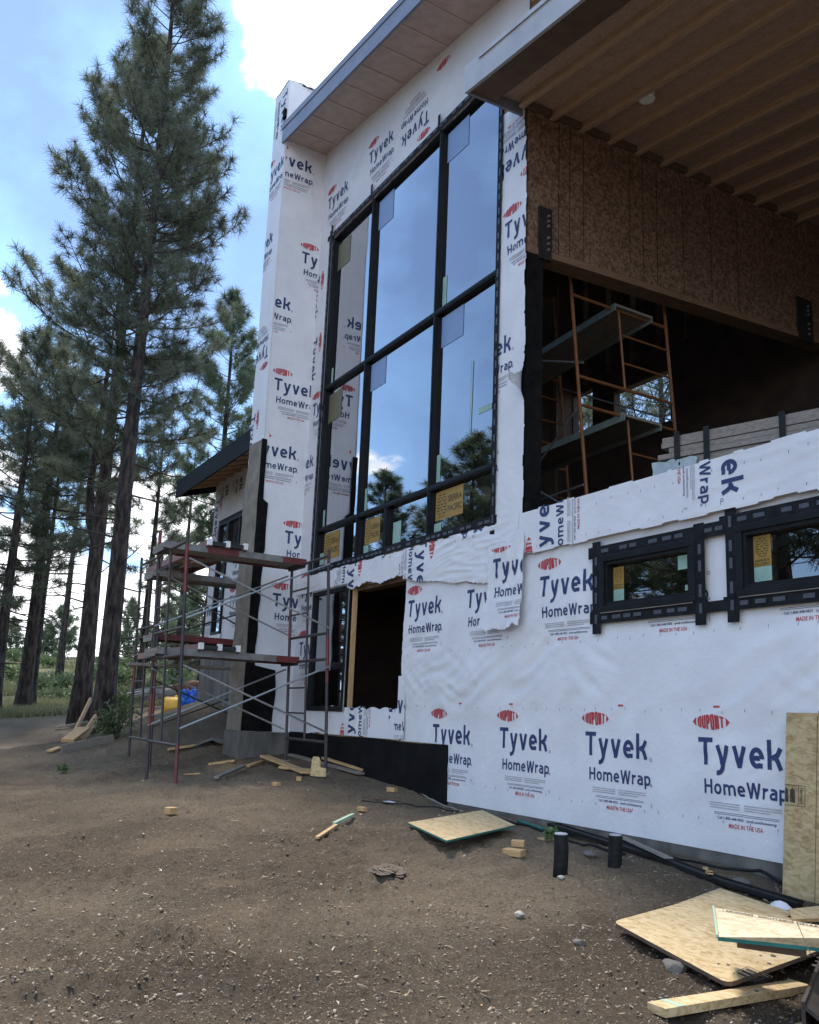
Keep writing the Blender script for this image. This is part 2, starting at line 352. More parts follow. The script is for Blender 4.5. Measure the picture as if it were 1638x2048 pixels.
# ------------------------------------------------------------------ ground
CP = [(0, -5.4, .05), (-2, -4.2, .18), (-3.4, -3.3, .25), (-4, -4.8, .25), (-2.6, -1.7, .30), (-3.0, -2.3, .29), (-2.9, -2.0, .31), (-3.9, -1.6, .36), (-4.05, -.6, .44), (-4.0, -.1, .49), (-4.5, -.04, .535), (-5.0, -.04, .55), (-5.6, -.04, .56), (-6.6, -.04, .575), (-7.4, -.04, .59),
      (-1.5, -.1, .42), (-1, -2.5, .2), (-4.9, -1.25, .48), (-5, -.55, .5), (-6, -.1, .52), (-6.9, -1.1, .575), (-8.3, -.05, .60), (-8.9, -.05, .68), (-9.5, -.05, .72), (-10.2, -.4, .74), (-11.7, -.35, .86),
      (-10.3, -2.35, .65), (-11.6, -2.35, .57), (-12.5, -.75, .83), (-12.55, 0, .9), (-13.2, -.8, .86), (-14.7, -1.8, .68), (-13.4, -1.8, .66), (-14, .3, 1.12), (-16, .2, 1.5), (-18, .2, 1.64),
      (-20.5, -1.0, .76), (-23.2, -1.05, 1.0), (-31, -1.3, 1.25), (-22, 1.2, 1.6), (-26, 2.2, 1.62), (-20, .8, 1.6), (-8, -4.5, .33), (-12, -5, .40), (-18, -5, .55), (-26, -6, .85),
      (-6, -8, .15), (-12, -10, .25), (-25, -14, .7), (0, -12, -.1), (10, -6, -.1), (8, 6, .3), (-8, 12, 1.2), (-20, 12, 2.4), (-40, 5, 2.1), (-40, -8, 1.6), (-60, 8, 3.9), (-60, -10, 2.9), (-90, 14, 6.0), (-90, -10, 5.2),
      (-140, 30, 7.5), (-140, -20, 6.5), (-60, 50, 6), (-40, -40, 1.5), (0, -40, -.5), (40, -20, -.5), (60, 40, 1.5), (0, 60, 3), (-100, -70, 3), (-100, 90, 7)]
CPa = np.array(CP)
def tps_fit():
    P = CPa[:, :2]; r = np.linalg.norm(P[:, None]-P[None], axis=2); K = np.where(r > 0, r**2*np.log(np.maximum(r, 1e-9)), 0)
    n = len(P); A = np.zeros((n+3, n+3)); A[:n, :n] = K+np.eye(n)*.02; A[:n, n] = 1; A[:n, n+1:] = P; A[n, :n] = 1; A[n+1:, :n] = P.T
    return np.linalg.solve(A, np.concatenate([CPa[:, 2], [0, 0, 0]]))
TW = tps_fit()
def gbase(x, y):
    x = np.asarray(x, float); y = np.asarray(y, float); sh = x.shape; x, y = np.clip(x.ravel(), -180, 90), np.clip(y.ravel(), -90, 100)
    out = np.zeros(len(x)); n = len(CPa)
    for s in range(0, len(x), 20000):
        a, b = x[s:s+20000], y[s:s+20000]
        r2 = (a[:, None]-CPa[None, :, 0])**2+(b[:, None]-CPa[None, :, 1])**2
        out[s:s+20000] = (np.where(r2 > 0, .5*r2*np.log(np.maximum(r2, 1e-12)), 0)@TW[:n])+TW[n]+TW[n+1]*a+TW[n+2]*b
    return out.reshape(sh)
RUTS = ((190, 1870, .55), (300, 1960, .5), (420, 1900, .5), (760, 1830, .45), (640, 1800, .5), (1240, 1850, .32), (900, 1900, .4), (120, 1780, .6), (560, 1960, .35))   # tyre tread marks
RUTC = {(a, b): hZ(a, b, .30)[:2] for a, b, _ in RUTS}
def ripples(x, y):
    z = 0
    for px, py, w in RUTS:
        cx, cy = RUTC[(px, py)]; ox, oy = cx-1.1, cy-1.9
        m_ = np.exp(-((x-cx)**2+(y-cy)**2)/w**2); d = np.hypot(x-ox, y-oy)
        z = z+m_*.042*(np.abs(np.sin(d*np.pi/.13+noise2(x*3, y*3, 5)*.9))**.7-.6)*np.clip(.8+noise2(x*2.5, y*2.5, 6), .1, 1)
    return z
def gh(x, y):
    x = np.asarray(x, float); y = np.asarray(y, float)
    near = np.clip(1.2-np.hypot(x+4, y+3)/30, .25, 1)
    wall = np.clip((-y-.15)/.5, .25, 1)
    return gbase(x, y)+wall*(fbm(x*.8, y*.8, 11, 3)*.045+near*(fbm(x*4.5, y*4.5, 21, 5, .70)*.026+np.maximum(0, noise2(x*2.2, y*2.2, 31)-.35)*.12)+ripples(x, y))
def g1(x, y): return float(gh(np.array([x]), np.array([y]))[0])
def axis_pts(segs):
    out = [segs[0][0]]
    for a, b, st in segs:
        n = max(1, int(round((b-a)/st))); out += list(a+(b-a)*(np.arange(n)+1)/n)
    return np.array(out)
gx = axis_pts([(-600, -180, 60), (-180, -60, 6), (-60, -30, 1.2), (-30, -16, .35), (-16, -9, .08), (-9, -1.6, .022), (-1.6, 4, .3), (4, 60, 5), (60, 600, 60)])
gy = axis_pts([(-600, -100, 50), (-100, -16, 4), (-16, -6.2, .4), (-6.2, 0.3, .022), (.3, 4, .25), (4, 20, 2), (20, 100, 8), (100, 600, 50)])
GX, GY = np.meshgrid(gx, gy); GZ = gh(GX, GY)
inh = (GX > -12.4) & (GX < 6) & (GY > .12) & (GY < 6); GZ[inh] -= .6       # nothing rises through the floors
nx, ny = len(gx), len(gy)
I, J = np.meshgrid(np.arange(nx-1), np.arange(ny-1)); b_ = (J*nx+I).ravel()
lp = np.stack([b_, b_+1, b_+1+nx, b_+nx], 1).ravel()
gr = fast_mesh('ground', np.stack([GX.ravel(), GY.ravel(), GZ.ravel()], 1), lp, np.full(len(b_), 4), ['dirt'], np.zeros(len(b_)), None, True)
struct(gr); gr['label'] = 'brown trampled dirt strewn with wood chips, rising to a grassy hill'

# ------------------------------------------------------------------ lettering
def arc(cx, cy, rx, ry, a0, a1, n=8):
    return [(cx+rx*math.cos(math.radians(a0+(a1-a0)*i/n)), cy+ry*math.sin(math.radians(a0+(a1-a0)*i/n))) for i in range(n+1)]
X_ = .74
def glyphs(s):
    h = s/2; g = {}
    def bowl(w, a0, a1, n=16, y0=0, y1=X_): return arc(w/2, (y0+y1)/2, w/2-h, (y1-y0)/2-h, a0, a1, n)
    g['T'] = (.66, [[(0, 1-h), (.66, 1-h)], [(.33, 1-s), (.33, 0)]])
    g['y'] = (.60, [[(.09, X_), (.30, .04)], [(.51, X_), (.29, -.1), (.22, -.21), (.12, -.26), (.03, -.26)]])
    g['v'] = (.60, [[(.09, X_), (.28, h*.6), (.32, h*.6), (.51, X_)]])
    g['e'] = (.60, [[(.60-h, .34)]+bowl(.60, 0, 180, 12)+bowl(.60, 180, 292, 8)[1:]+[(.54, h+.015)], [(s, .36), (.60-s, .36)]])
    g['k'] = (.60, [[(h, 0), (h, 1.02)], [(.53, X_), (.40, .50), (s, .38)], [(.30, .44), (.42, .28), (.53, 0)]])
    g['H'] = (.68, [[(h, 0), (h, 1)], [(.68-h, 0), (.68-h, 1)], [(s, .52), (.68-s, .52)]])
    g['o'] = (.62, [bowl(.62, 0, 360, 20)])
    g['m'] = (.98, [[(h, 0), (h, X_)], [(s, .5)]+arc(.30, .48, .20-h*.3, .26-h, 150, 0, 8)+[(.30+.20-h*.3, 0)], [(.30+.22, .5)]+arc(.70, .48, .98-h-.70, .26-h, 150, 0, 8)+[(.98-h, 0)]])
    g['W'] = (1.04, [[(h, 1), (.27, h*.5), (.31, h*.5), (.50, .92), (.54, .92), (.73, h*.5), (.77, h*.5), (1.04-h, 1)]])
    g['r'] = (.40, [[(h, 0), (h, X_)], [(s, .5), (.22, .62), (.40, X_-h)]])
    g['a'] = (.57, [[(.08, .64), (.22, X_-h), (.36, X_-h-.01), (.57-h, .54), (.57-h, 0)], [(.57-s, .42), (.28, .42)]+arc(.25, .24, .17, .16, 95, 270, 8)+[(.36, .09), (.57-s, .17)]])
    g['p'] = (.61, [[(h, -.26), (h, X_)], [(s, .56)]+bowl(.61, 140, -140, 14)+[(s, .14)]])
    g['D'] = (.52, [[(h, h), (h, 1-h)], [(s, 1-h), (.25, 1-h), (.40, .92), (.52-h, .78), (.52-h, .22), (.40, .08), (.25, h), (s, h)]])
    g['U'] = (.52, [[(h, 1), (h, .2), (.16, .08), (.26, h), (.36, .08), (.52-h, .2), (.52-h, 1)]])
    g['P'] = (.50, [[(h, 0), (h, 1)], [(s, 1-h), (.32, 1-h), (.50-h, .86), (.50-h, .62), (.32, .46), (s, .46)]])
    g['O'] = (.52, [[(.26, 1-h), (.38, .94), (.52-h, .8), (.52-h, .2), (.38, .06), (.26, h), (.14, .06), (h, .2), (h, .8), (.14, .94), (.26, 1-h)]])
    g['N'] = (.54, [[(h, 0), (h, 1)], [(.54-h, 0), (.54-h, 1)], [(s, .95), (.54-s, .05)]])
    return g
def strip(pl, w, step):                   # polyline -> quads, mitred
    P = [np.array(p, float) for p in pl]; closed = np.linalg.norm(P[0]-P[-1]) < 1e-6; Q = []
    for a, b in zip(P[:-1], P[1:]):
        n = max(1, int(np.linalg.norm(b-a)/step+.5)); Q += [a+(b-a)*i/n for i in range(n)]
    Q.append(P[-1]); n = len(Q); L = []
    for i in range(n):
        pr_ = Q[i-1] if i else (Q[-2] if closed else None); nx_ = Q[i+1] if i < n-1 else (Q[1] if closed else None)
        d1 = Q[i]-pr_ if pr_ is not None else None; d2 = nx_-Q[i] if nx_ is not None else None
        d1 = d2 if d1 is None else d1; d2 = d1 if d2 is None else d2
        d1 = d1/np.linalg.norm(d1); d2 = d2/np.linalg.norm(d2)
        n1, n2 = np.array([-d1[1], d1[0]]), np.array([-d2[1], d2[0]]); mn = n1+n2; mn /= np.linalg.norm(mn)+1e-9
        k = min(1.7, 1/max(.3, mn@n1)); L.append((Q[i]+mn*w/2*k, Q[i]-mn*w/2*k))
    return [(L[i][0], L[i][1], L[i+1][1], L[i+1][0]) for i in range(n-1)]
def word(txt, x, y, width, cap, s, mat, step=.016, gap=.13):
    g = glyphs(s); tw = sum(g[c][0] for c in txt)+gap*(len(txt)-1); sx = width/(tw*cap); out = []; cx = 0
    for c in txt:
        w, st = g[c]
        for k, pl in enumerate(st):
            pts = [(x+(cx+a)*cap*sx, y+b*cap) for a, b in pl]
            out += [(q, mat, k) for q in strip(pts, s*cap, step)]
        cx += w+gap
    return out
FONT = {}
def font_tris(txt):
    if txt not in FONT:
        cu = bpy.data.curves.new('t', 'FONT'); cu.body = txt; cu.resolution_u = 2; cu.offset = .012
        o = bpy.data.objects.new('t', cu); COL.objects.link(o); bpy.context.view_layer.update()
        me = o.evaluated_get(bpy.context.evaluated_depsgraph_get()).to_mesh(); me.calc_loop_triangles()
        v = np.array([p.co[:2] for p in me.vertices]); t = [tuple(l.vertices) for l in me.loop_triangles]
        v = v-v.min(0); FONT[txt] = (v, t, v.max(0)); bpy.data.objects.remove(o); bpy.data.curves.remove(cu)
    return FONT[txt]
def fword(txt, x, y, width, height, mat):
    v, t, mx = font_tris(txt); p = v/mx*[width, height]+[x, y]
    return [(tuple(p[i] for i in f), mat, 0) for f in t]
def quad(x0, y0, x1, y1, mat, step=.06):
    n = max(1, int((x1-x0)/step)); return [(((x0+(x1-x0)*i/n, y0), (x0+(x1-x0)*(i+1)/n, y0), (x0+(x1-x0)*(i+1)/n, y1), (x0+(x1-x0)*i/n, y1)), mat, 0) for i in range(n)]
def make_logo():                          # origin: top left of the T; x right, y up
    q = word('Tyvek', 0, -.20, .73, .20, .175, 'navy')
    q += word('HomeWrap', .05, -.405, .71, .105, .17, 'navy')
    for p, mt, k in word('DUPONT', .008, .068, .24, .092, .17, 'red', .02, .17):   # the six letters fill a lens shape
        q.append((tuple((a, .114+(b-.114)*(1.2-.42*abs(2*(a-.008)/.24-1)**2)) for a, b in p), mt, k))
    for sx, x0 in ((-1, -.008), (1, .264)):   # the two pointed ends of the oval
        for k in range(4):
            a, b = k/4, (k+1)/4; q.append((((x0+sx*.034*a, .114-.034*(1-a)), (x0+sx*.034*b, .114-.034*(1-b)), (x0+sx*.034*b, .114+.034*(1-b)), (x0+sx*.034*a, .114+.034*(1-a))), 'red', 0))
    rl = random.Random(3)
    for r, y in enumerate((-.465, -.482, -.499)):
        for a, b in ((.09, .37), (.40, .72-.1*(r == 2))): q += quad(a, y-.0045, b-rl.random()*.02, y+.0045, 'print_grey')
    for y in (-.53, -.541): q += quad(.13, y-.0016, .68, y+.0016, 'navy')
    q += fword('Call 1-800-448-9835   tyvek.com/homewrap', .16, -.583, .50, .027, 'navy')
    q += fword('MADE IN THE USA', .26, -.632, .29, .032, 'red')
    q += strip_ring(.765, -.20, .013) + strip_ring(.765, -.40, .009)
    q += [((( .765, -.535), (.775, -.555), (.765, -.58), (.755, -.555)), 'print_grey', 0)]
    return q
def strip_ring(x, y, r): return [(p, 'navy', 0) for p in strip(arc(x, y, r, r, 0, 360, 10), .004, .02)]
LOGO = make_logo()
def clip_poly(p, ax, v, sgn):
    out = []
    for i in range(len(p)):
        a, b = p[i], p[(i+1) % len(p)]; da, db = (a[ax]-v)*sgn, (b[ax]-v)*sgn
        if da >= 0: out.append(a)
        if da*db < 0: t = da/(da-db); out.append((a[0]+(b[0]-a[0])*t, a[1]+(b[1]-a[1])*t))
    return out
def logo_at(x, y, rot=0, clip=None, part=None, sc=1):   # rot in quarter turns
    c, s = [(1, 0), (0, 1), (-1, 0), (0, -1)][rot % 4]; out = []
    for q, mt, k in LOGO:
        if part == 'dup' and not (q[0][1] > .03): continue
        p = [(x+sc*(c*a-s*b), y+sc*(s*a+c*b)) for a, b in q]
        if clip:
            for ax, v, sg in ((0, clip[0], 1), (0, clip[1], -1), (1, clip[2], 1), (1, clip[3], -1)):
                p = clip_poly(p, ax, v, sg)
                if len(p) < 3: break
        if len(p) >= 3: out.append((p, mt, k))
    return out
def sheet(name, O, U, V, Nn, us, vs, keep, disp, polys, parent, mat='wrap', off=.004):
    O, U, V, Nn = [np.array(a, float) for a in (O, U, V, Nn)]
    us, vs = np.array(sorted(set(np.round(us, 4)))), np.array(sorted(set(np.round(vs, 4))))
    A, Bv = np.meshgrid(us, vs); D = disp(A, Bv)+off
    P = O+A[..., None]*U+Bv[..., None]*V+D[..., None]*Nn
    nu, nv = len(us), len(vs); i, j = np.meshgrid(np.arange(nu-1), np.arange(nv-1))
    cu, cv = (us[i]+us[i+1])/2, (vs[j]+vs[j+1])/2; kp = keep(cu, cv).ravel() if keep else np.ones(i.size, bool)
    b = (j*nu+i).ravel()[kp]; flip = np.cross(U, V)@Nn < 0
    order = [b, b+1, b+1+nu, b+nu] if not flip else [b, b+nu, b+1+nu, b+1]
    verts = [P.reshape(-1, 3)]; loops = [np.stack(order, 1).ravel()]; counts = [np.full(len(b), 4)]
    mats = [mat, 'navy', 'red', 'print_grey']; idx = [np.zeros(len(b))]; base = P.size//3
    pv, pl_, pc, pi_ = [], [], [], []
    for p, mt, k in polys:
        c = np.mean(np.array(p), 0)
        if keep is not None and not bool(keep(np.array([c[0]]), np.array([c[1]]))[0]): continue
        s0 = len(pv); pv += [(a, bb, k) for a, bb in p]; n = len(p)
        ar = sum(p[t][0]*p[(t+1) % n][1]-p[(t+1) % n][0]*p[t][1] for t in range(n))
        o_ = list(range(s0, s0+n)); o_ = o_ if (ar > 0) != flip else o_[::-1]
        pl_ += [base+t for t in o_]; pc.append(n); pi_.append(mats.index(mt))
    if pv:
        pv = np.array(pv); d = disp(pv[:, 0], pv[:, 1])+off+.0032+.0004*pv[:, 2]
        verts.append(O+pv[:, :1]*U+pv[:, 1:2]*V+d[:, None]*Nn); loops.append(np.array(pl_)); counts.append(np.array(pc)); idx.append(np.array(pi_))
    return fast_mesh(name, np.concatenate(verts), np.concatenate(loops), np.concatenate(counts), mats, np.concatenate(idx), parent, True)
def wrinkle(seed, amp=.012, ang=20, long=1.1, short=.13, creases=.5, bag=.02):
    c, s = math.cos(math.radians(ang)), math.sin(math.radians(ang))
    def f(u, v):
        u = np.asarray(u, float); v = np.asarray(v, float); w1 = noise2(u*.9, v*.9, seed+9)*.25
        a, b = (u*c+v*s)/long, (-u*s+v*c+w1)/short
        m1 = np.clip(noise2(u*.8, v*.8, seed+3)+.45, 0, 1)
        folds = (1-np.abs(noise2(a, b, seed))*2)*m1
        a2, b2 = (u*c-v*s)/(long*.5), (u*s+v*c)/(short*.7); f2 = (1-np.abs(noise2(a2, b2, seed+1))*2)*np.clip(noise2(u*1.3, v*1.3, seed+5)+.2, 0, 1)
        cr = (1-np.abs(noise2(u*5, v*5, seed+7))*2.2)*creases*np.clip(noise2(u*1.1, v*1.1, seed+8), 0, 1)
        return amp*(folds+.5*f2+.5*cr)*.6+bag*(noise2(u*.55, v*.55, seed+2)+.4)*.5+amp*.8
    return f
def rng(a, b, st=.03, extra=()): return list(np.arange(a, b, st))+[b]+list(extra)

# ------------------------------------------------------------------ house
house = thing('house', 'unfinished two storey house wrapped in white printed sheeting with a tall black window', 'house', (-9.5, 0, .6))
def roofz(x): return 10.83-.16*(x+12.32)
def patz(x, y=0): return 8.18-.148*(x+6.95)+.05*y
def wall_holes(mb, x0, x1, z0, z1, holes, mat, y0=.02, y1=.2):
    xs = sorted({x0, x1, *[h[0] for h in holes], *[h[1] for h in holes]}); zs = sorted({z0, z1, *[h[2] for h in holes], *[h[3] for h in holes]})
    for a, b in zip(xs[:-1], xs[1:]):
        run = None
        for c, d in zip(zs[:-1], zs[1:]):
            if any(h[0] <= (a+b)/2 <= h[1] and h[2] <= (c+d)/2 <= h[3] for h in holes):
                if run: mb.box((a, y0, run[0]), (b, y1, run[1]), mat); run = None
            else: run = (run[0], d) if run else (c, d)
        if run: mb.box((a, y0, run[0]), (b, y1, run[1]), mat)
BW = (-12.0, -7.45, 3.62, 9.06); DR = (-11.88, -9.24, 1.56, 3.22)
SW = [(-5.78, -4.71, 2.465, 2.965), (-4.32, -3.20, 2.465, 3.0)]
mb = MB()
wall_holes(mb, -12.54, -6.95, .3, 9.9, [BW, DR], 'osb_worn')
mb.add([(-12.54, .02, 9.9), (-6.95, .02, 9.9), (-6.95, .02, roofz(-6.95)-.02), (-12.54, .02, roofz(-12.54)-.02), (-12.54, .2, 9.9), (-6.95, .2, 9.9), (-6.95, .2, roofz(-6.95)-.02), (-12.54, .2, roofz(-12.54)-.02)],
       [(0, 1, 2, 3), (7, 6, 5, 4), (0, 4, 5, 1), (2, 6, 7, 3)], 'osb_worn')
wall_holes(mb, -6.95, 1.0, .3, 3.50, SW, 'osb_worn')
mb.build('wall', house)
# interior shells
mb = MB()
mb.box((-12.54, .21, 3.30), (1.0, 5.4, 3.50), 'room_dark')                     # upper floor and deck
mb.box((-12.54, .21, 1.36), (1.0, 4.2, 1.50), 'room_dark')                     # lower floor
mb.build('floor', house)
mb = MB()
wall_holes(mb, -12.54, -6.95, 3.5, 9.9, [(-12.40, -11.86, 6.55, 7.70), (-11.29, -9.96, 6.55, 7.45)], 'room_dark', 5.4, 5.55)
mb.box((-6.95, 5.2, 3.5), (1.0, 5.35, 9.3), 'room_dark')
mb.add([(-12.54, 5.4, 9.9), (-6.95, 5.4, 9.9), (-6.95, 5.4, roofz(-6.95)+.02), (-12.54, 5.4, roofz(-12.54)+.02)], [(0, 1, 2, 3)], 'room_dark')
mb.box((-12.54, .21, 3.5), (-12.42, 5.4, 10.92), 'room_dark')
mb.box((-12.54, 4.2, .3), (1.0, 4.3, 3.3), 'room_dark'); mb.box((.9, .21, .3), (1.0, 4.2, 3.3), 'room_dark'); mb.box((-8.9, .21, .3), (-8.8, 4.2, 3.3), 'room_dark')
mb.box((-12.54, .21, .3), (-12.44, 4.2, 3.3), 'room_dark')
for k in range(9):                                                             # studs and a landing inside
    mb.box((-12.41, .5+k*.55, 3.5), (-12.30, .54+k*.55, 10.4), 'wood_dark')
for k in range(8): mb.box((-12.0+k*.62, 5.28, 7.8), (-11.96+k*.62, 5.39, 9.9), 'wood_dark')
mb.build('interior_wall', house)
# header wall over the opening to the patio
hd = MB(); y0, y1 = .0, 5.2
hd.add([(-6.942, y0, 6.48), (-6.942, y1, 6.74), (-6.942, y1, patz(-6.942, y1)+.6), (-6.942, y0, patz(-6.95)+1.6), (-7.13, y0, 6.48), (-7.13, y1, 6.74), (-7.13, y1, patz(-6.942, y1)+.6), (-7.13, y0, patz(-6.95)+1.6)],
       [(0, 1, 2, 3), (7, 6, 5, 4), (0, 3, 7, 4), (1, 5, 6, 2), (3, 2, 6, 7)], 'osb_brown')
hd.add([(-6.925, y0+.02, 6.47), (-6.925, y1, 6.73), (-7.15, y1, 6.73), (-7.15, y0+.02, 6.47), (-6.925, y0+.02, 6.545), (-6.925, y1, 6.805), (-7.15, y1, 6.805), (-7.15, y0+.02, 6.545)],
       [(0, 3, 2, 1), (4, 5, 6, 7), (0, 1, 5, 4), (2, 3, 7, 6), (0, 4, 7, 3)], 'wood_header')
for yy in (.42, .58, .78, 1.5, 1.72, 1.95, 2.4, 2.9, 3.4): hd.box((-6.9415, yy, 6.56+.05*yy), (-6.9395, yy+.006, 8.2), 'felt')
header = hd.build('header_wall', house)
for yy, w in ((.13, .17), (4.55, .3)):
    b = MB(); z = 6.43+.05*yy; b.box((-6.938, yy, z), (-6.905, yy+w, z+.62), 'steel_dark')
    for k in (.08, .15, .22, .36, .42, .48): b.tube([(-6.91, yy+w*.68, z+k+.04), (-6.885, yy+w*.68, z+k+.04)], .016, 'galv', 6)
    b.build('bracket', header)
mb = MB(); mb.box((-7.02, .0, 3.5), (-6.935, .207, 6.465), 'felt'); mb.build('corner_post', house)
# foundation
mb = MB(); mb.box((-8.22, .007, .1), (1.0, .019, .70), 'concrete'); mb.build('foundation', house)
mb = MB(); xs = np.linspace(-12.5, -8.2, 60)
for i in range(59):
    a, b = xs[i], xs[i+1]; ya, yb = -.03-.006*math.sin(a*5), -.03-.006*math.sin(b*5); za, zb = 1.222+.008*math.sin(a*3), 1.222+.008*math.sin(b*3)
    mb.add([(a, ya, .3), (b, yb, .3), (b, yb, zb), (a, ya, za)], [(0, 1, 2, 3)], 'black_membrane')
mb.add([(-8.2, -.03, .3), (-8.2, .018, .3), (-8.2, .018, 1.222), (-8.2, -.03, 1.222)], [(0, 1, 2, 3)], 'black_membrane')
mb.build('foundation_membrane', house)

# ---- house wrap sheets, all with the printed logo
FO, FX, FZ, FN = (0, 0, 0), (1, 0, 0), (0, 0, 1), (0, -1, 0)
def staples(x0, x1, z, seed, step=.19):
    r = random.Random(seed); out = []; x = x0
    while x < x1:
        w = .004; zz = z+r.uniform(-.012, .012); out.append((((x, zz), (x+w, zz), (x+w+.003, zz+.022), (x+.003, zz+.022)), 'navy', 0)); x += step*r.uniform(.7, 1.3)
    return out
lg = []
for k in range(7):
    x = -8.52+1.255*k; lg += logo_at(x, 1.44)
    lg += logo_at(x-.63, 2.885, clip=(-9.3, 2, 1, 3.1))
lg += staples(-9.1, .5, 1.62, 1)+staples(-8.1, .5, .83, 2)+staples(-9.1, .5, 2.22, 3)
for x in (-8.0, -7.1, -5.6, -4.6): lg += quad(x, 1.66, x+.06, 1.675, 'red')
w1 = wrinkle(40, .042, 27, 1.2, .20, .35, .03)
def d1(u, v):
    f = np.ones_like(np.asarray(u, float))
    for h in SW:
        dx = np.maximum(np.maximum(h[0]-.1-u, u-h[1]-.1), 0); dz = np.maximum(np.maximum(h[2]-.1-v, v-h[3]-.1), 0); f = np.minimum(f, np.clip(np.hypot(dx, dz)/.22, .12, 1))
    return np.maximum(w1(u, v)-.024, -.014)*f*np.clip((v-.63)/.4+.06, 0, 1)*(.28+.72*np.clip((v-1.45)/.35, 0, 1))*(1-.45*np.clip((v-2.6)/.3, 0, 1))
def k1(u, v):
    ok = (u > -9.235+.01*np.sin(v*9)) & ~((u < -8.205+.012*np.sin(v*11)) & (v < 1.225))
    for h in SW: ok &= ~((u > h[0]) & (u < h[1]) & (v > h[2]) & (v < h[3]))
    return ok
ex = [h[i] for h in SW for i in (0, 1)]; ez = [h[i] for h in SW for i in (2, 3)]
sheet('house_wrap', FO, FX, FZ, FN, rng(-9.26, .6, .03, ex+[-8.205]), rng(.63, 3.22, .03, ez+[1.225]), k1, d1, lg, house, off=.002)
# upper band below the deck edge
lg = logo_at(-6.66, 3.0, 1)+logo_at(-4.22, 3.98, 3)+staples(-6.8, .5, 3.18, 4)+staples(-6.5, .5, 3.45, 5)
lg += logo_at(-1.9, 3.0, 1)
sheet('house_wrap', FO, FX, FZ, FN, rng(-6.94, .6, .022), rng(3.08, 3.575, .012), lambda u, v: (v > 3.135+.025*noise2(u*2.2, u*0, 77)) & (v < 3.565+.012*noise2(u*3, u*0, 78)), wrinkle(52, .017, 14, .8, .15, 1.1, .02), lg, house, off=.050)
mb = MB(); mb.box((-6.92, -.02, 3.505), (1.0, .28, 3.552), 'wrap'); mb.build('deck_edge', house)
# strip between tall window and lower opening
lg = logo_at(-8.72, 3.62, 3)+logo_at(-10.52, 3.62, 3)+logo_at(-7.55, 4.22, 3, clip=(-9, -7, 2.9, 3.62))+logo_at(-9.4, 4.25, 3, clip=(-10.3, -8.8, 2.9, 3.6))
def k3(u, v):
    bot = np.where(u > -9.25, 2.93+.03*noise2(u*3, u*0, 61)+np.clip(-7.6-u, 0, 2)*.13, 3.20+.05*noise2(u*2.4, u*0, 62)+.03*noise2(u*9, u*0, 63))
    bot = np.where(u < -10.75, 3.27, bot); return (v > bot) & ((v < 3.528+.006*noise2(u*4, u*0, 64)) | (u > -7.33))
sheet('house_wrap', FO, FX, FZ, FN, rng(-12.5, -6.96, .014), rng(2.85, 3.60, .012), k3, wrinkle(63, .018, 8, .6, .13, 1.3, .02), lg, house, off=.034)
# right jamb strip beside the tall window
lg = logo_at(-7.31, 6.97)+logo_at(-7.90, 5.62, clip=(-7.46, -6.9, 4, 8))+logo_at(-8.13, 4.52, clip=(-7.46, -6.9, 3, 8))+logo_at(-6.75, 7.55, 2, clip=(-7.44, -6.9, 7, 8.5))
def k4(u, v):
    e = -6.935+.02*noise2(v*3, v*0, 71)+.012*noise2(v*11, v*0, 72)-.05*np.clip((v-7.3)/.8, 0, 1)+.05*np.exp(-((v-4.98)/.1)**2)
    return (u < e) & (v > 2.97+.04*noise2(u*9, u*0, 73)) & (u > -7.475)
w4 = wrinkle(74, .017, 35, .5, .13, 1.3, .02)
def d4(u, v): return w4(u, v)+.10*np.clip((u+7.0)/.07, 0, 1.6)**2*np.exp(-((v-4.98)/.14)**2)
sheet('house_wrap', FO, FX, FZ, FN, rng(-7.5, -6.86, .012), rng(2.9, 8.4, .03), k4, d4, lg, house, off=.012)
# field above and left of the tall window
lg = logo_at(-12.30, 9.90)+logo_at(-10.85, 9.92)+logo_at(-9.12, 9.40, 2)+logo_at(-8.92, 9.95, part='dup')
lg += logo_at(-12.42, 3.42, clip=(-12.54, -12.0, 1, 4))+logo_at(-12.36, 2.55, clip=(-12.54, -11.9, 1, 4))+logo_at(-12.45, 8.6, 3, clip=(-12.54, -12.02, 7, 9.2))+logo_at(-12.4, 7.5, 3, clip=(-12.54, -12.02, 6, 9.2))
lg += logo_at(-12.42, 6.35, clip=(-12.54, -12.0, 1, 8))+logo_at(-13.0, 5.5, clip=(-12.54, -12.0, 4, 8))
def k5(u, v): return ((v < roofz(u)+.03) & ((v > 9.04) | (u < -11.985))) & ((v > 3.55) | (u < -11.86)) & (v > 1.2)
sheet('house_wrap', FO, FX, FZ, FN, rng(-12.54, -6.95, .04, [-11.985, -11.86]), rng(1.2, 10.96, .04, [9.04]), k5, wrinkle(81, .010, 60, 1.2, .2, .5, .012), lg, house, 'wrap_shaded', off=.003)
# strip under the lower opening
lg = logo_at(-10.6, 1.1, 1, clip=(-12, -9.2, 1.2, 1.62))+logo_at(-9.42, 2.2, 3, clip=(-9.5, -9.16, 1.2, 1.9))+logo_at(-9.6, 1.75, 0, clip=(-9.36, -9.12, 1.2, 2.0))
sheet('house_wrap', FO, FX, FZ, FN, rng(-12.0, -9.1, .013), rng(1.18, 2.05, .011), lambda u, v: (v > 1.235+.012*noise2(u*3, u*0, 91)) & ((v < 1.60+.03*noise2(u*6, u*0, 92)) | ((u > -9.30) & (v < 1.98))) & (u > -11.95) & (u < -9.13), wrinkle(93, .014, 70, .4, .12, 1.3, .02), lg, house, off=.016)
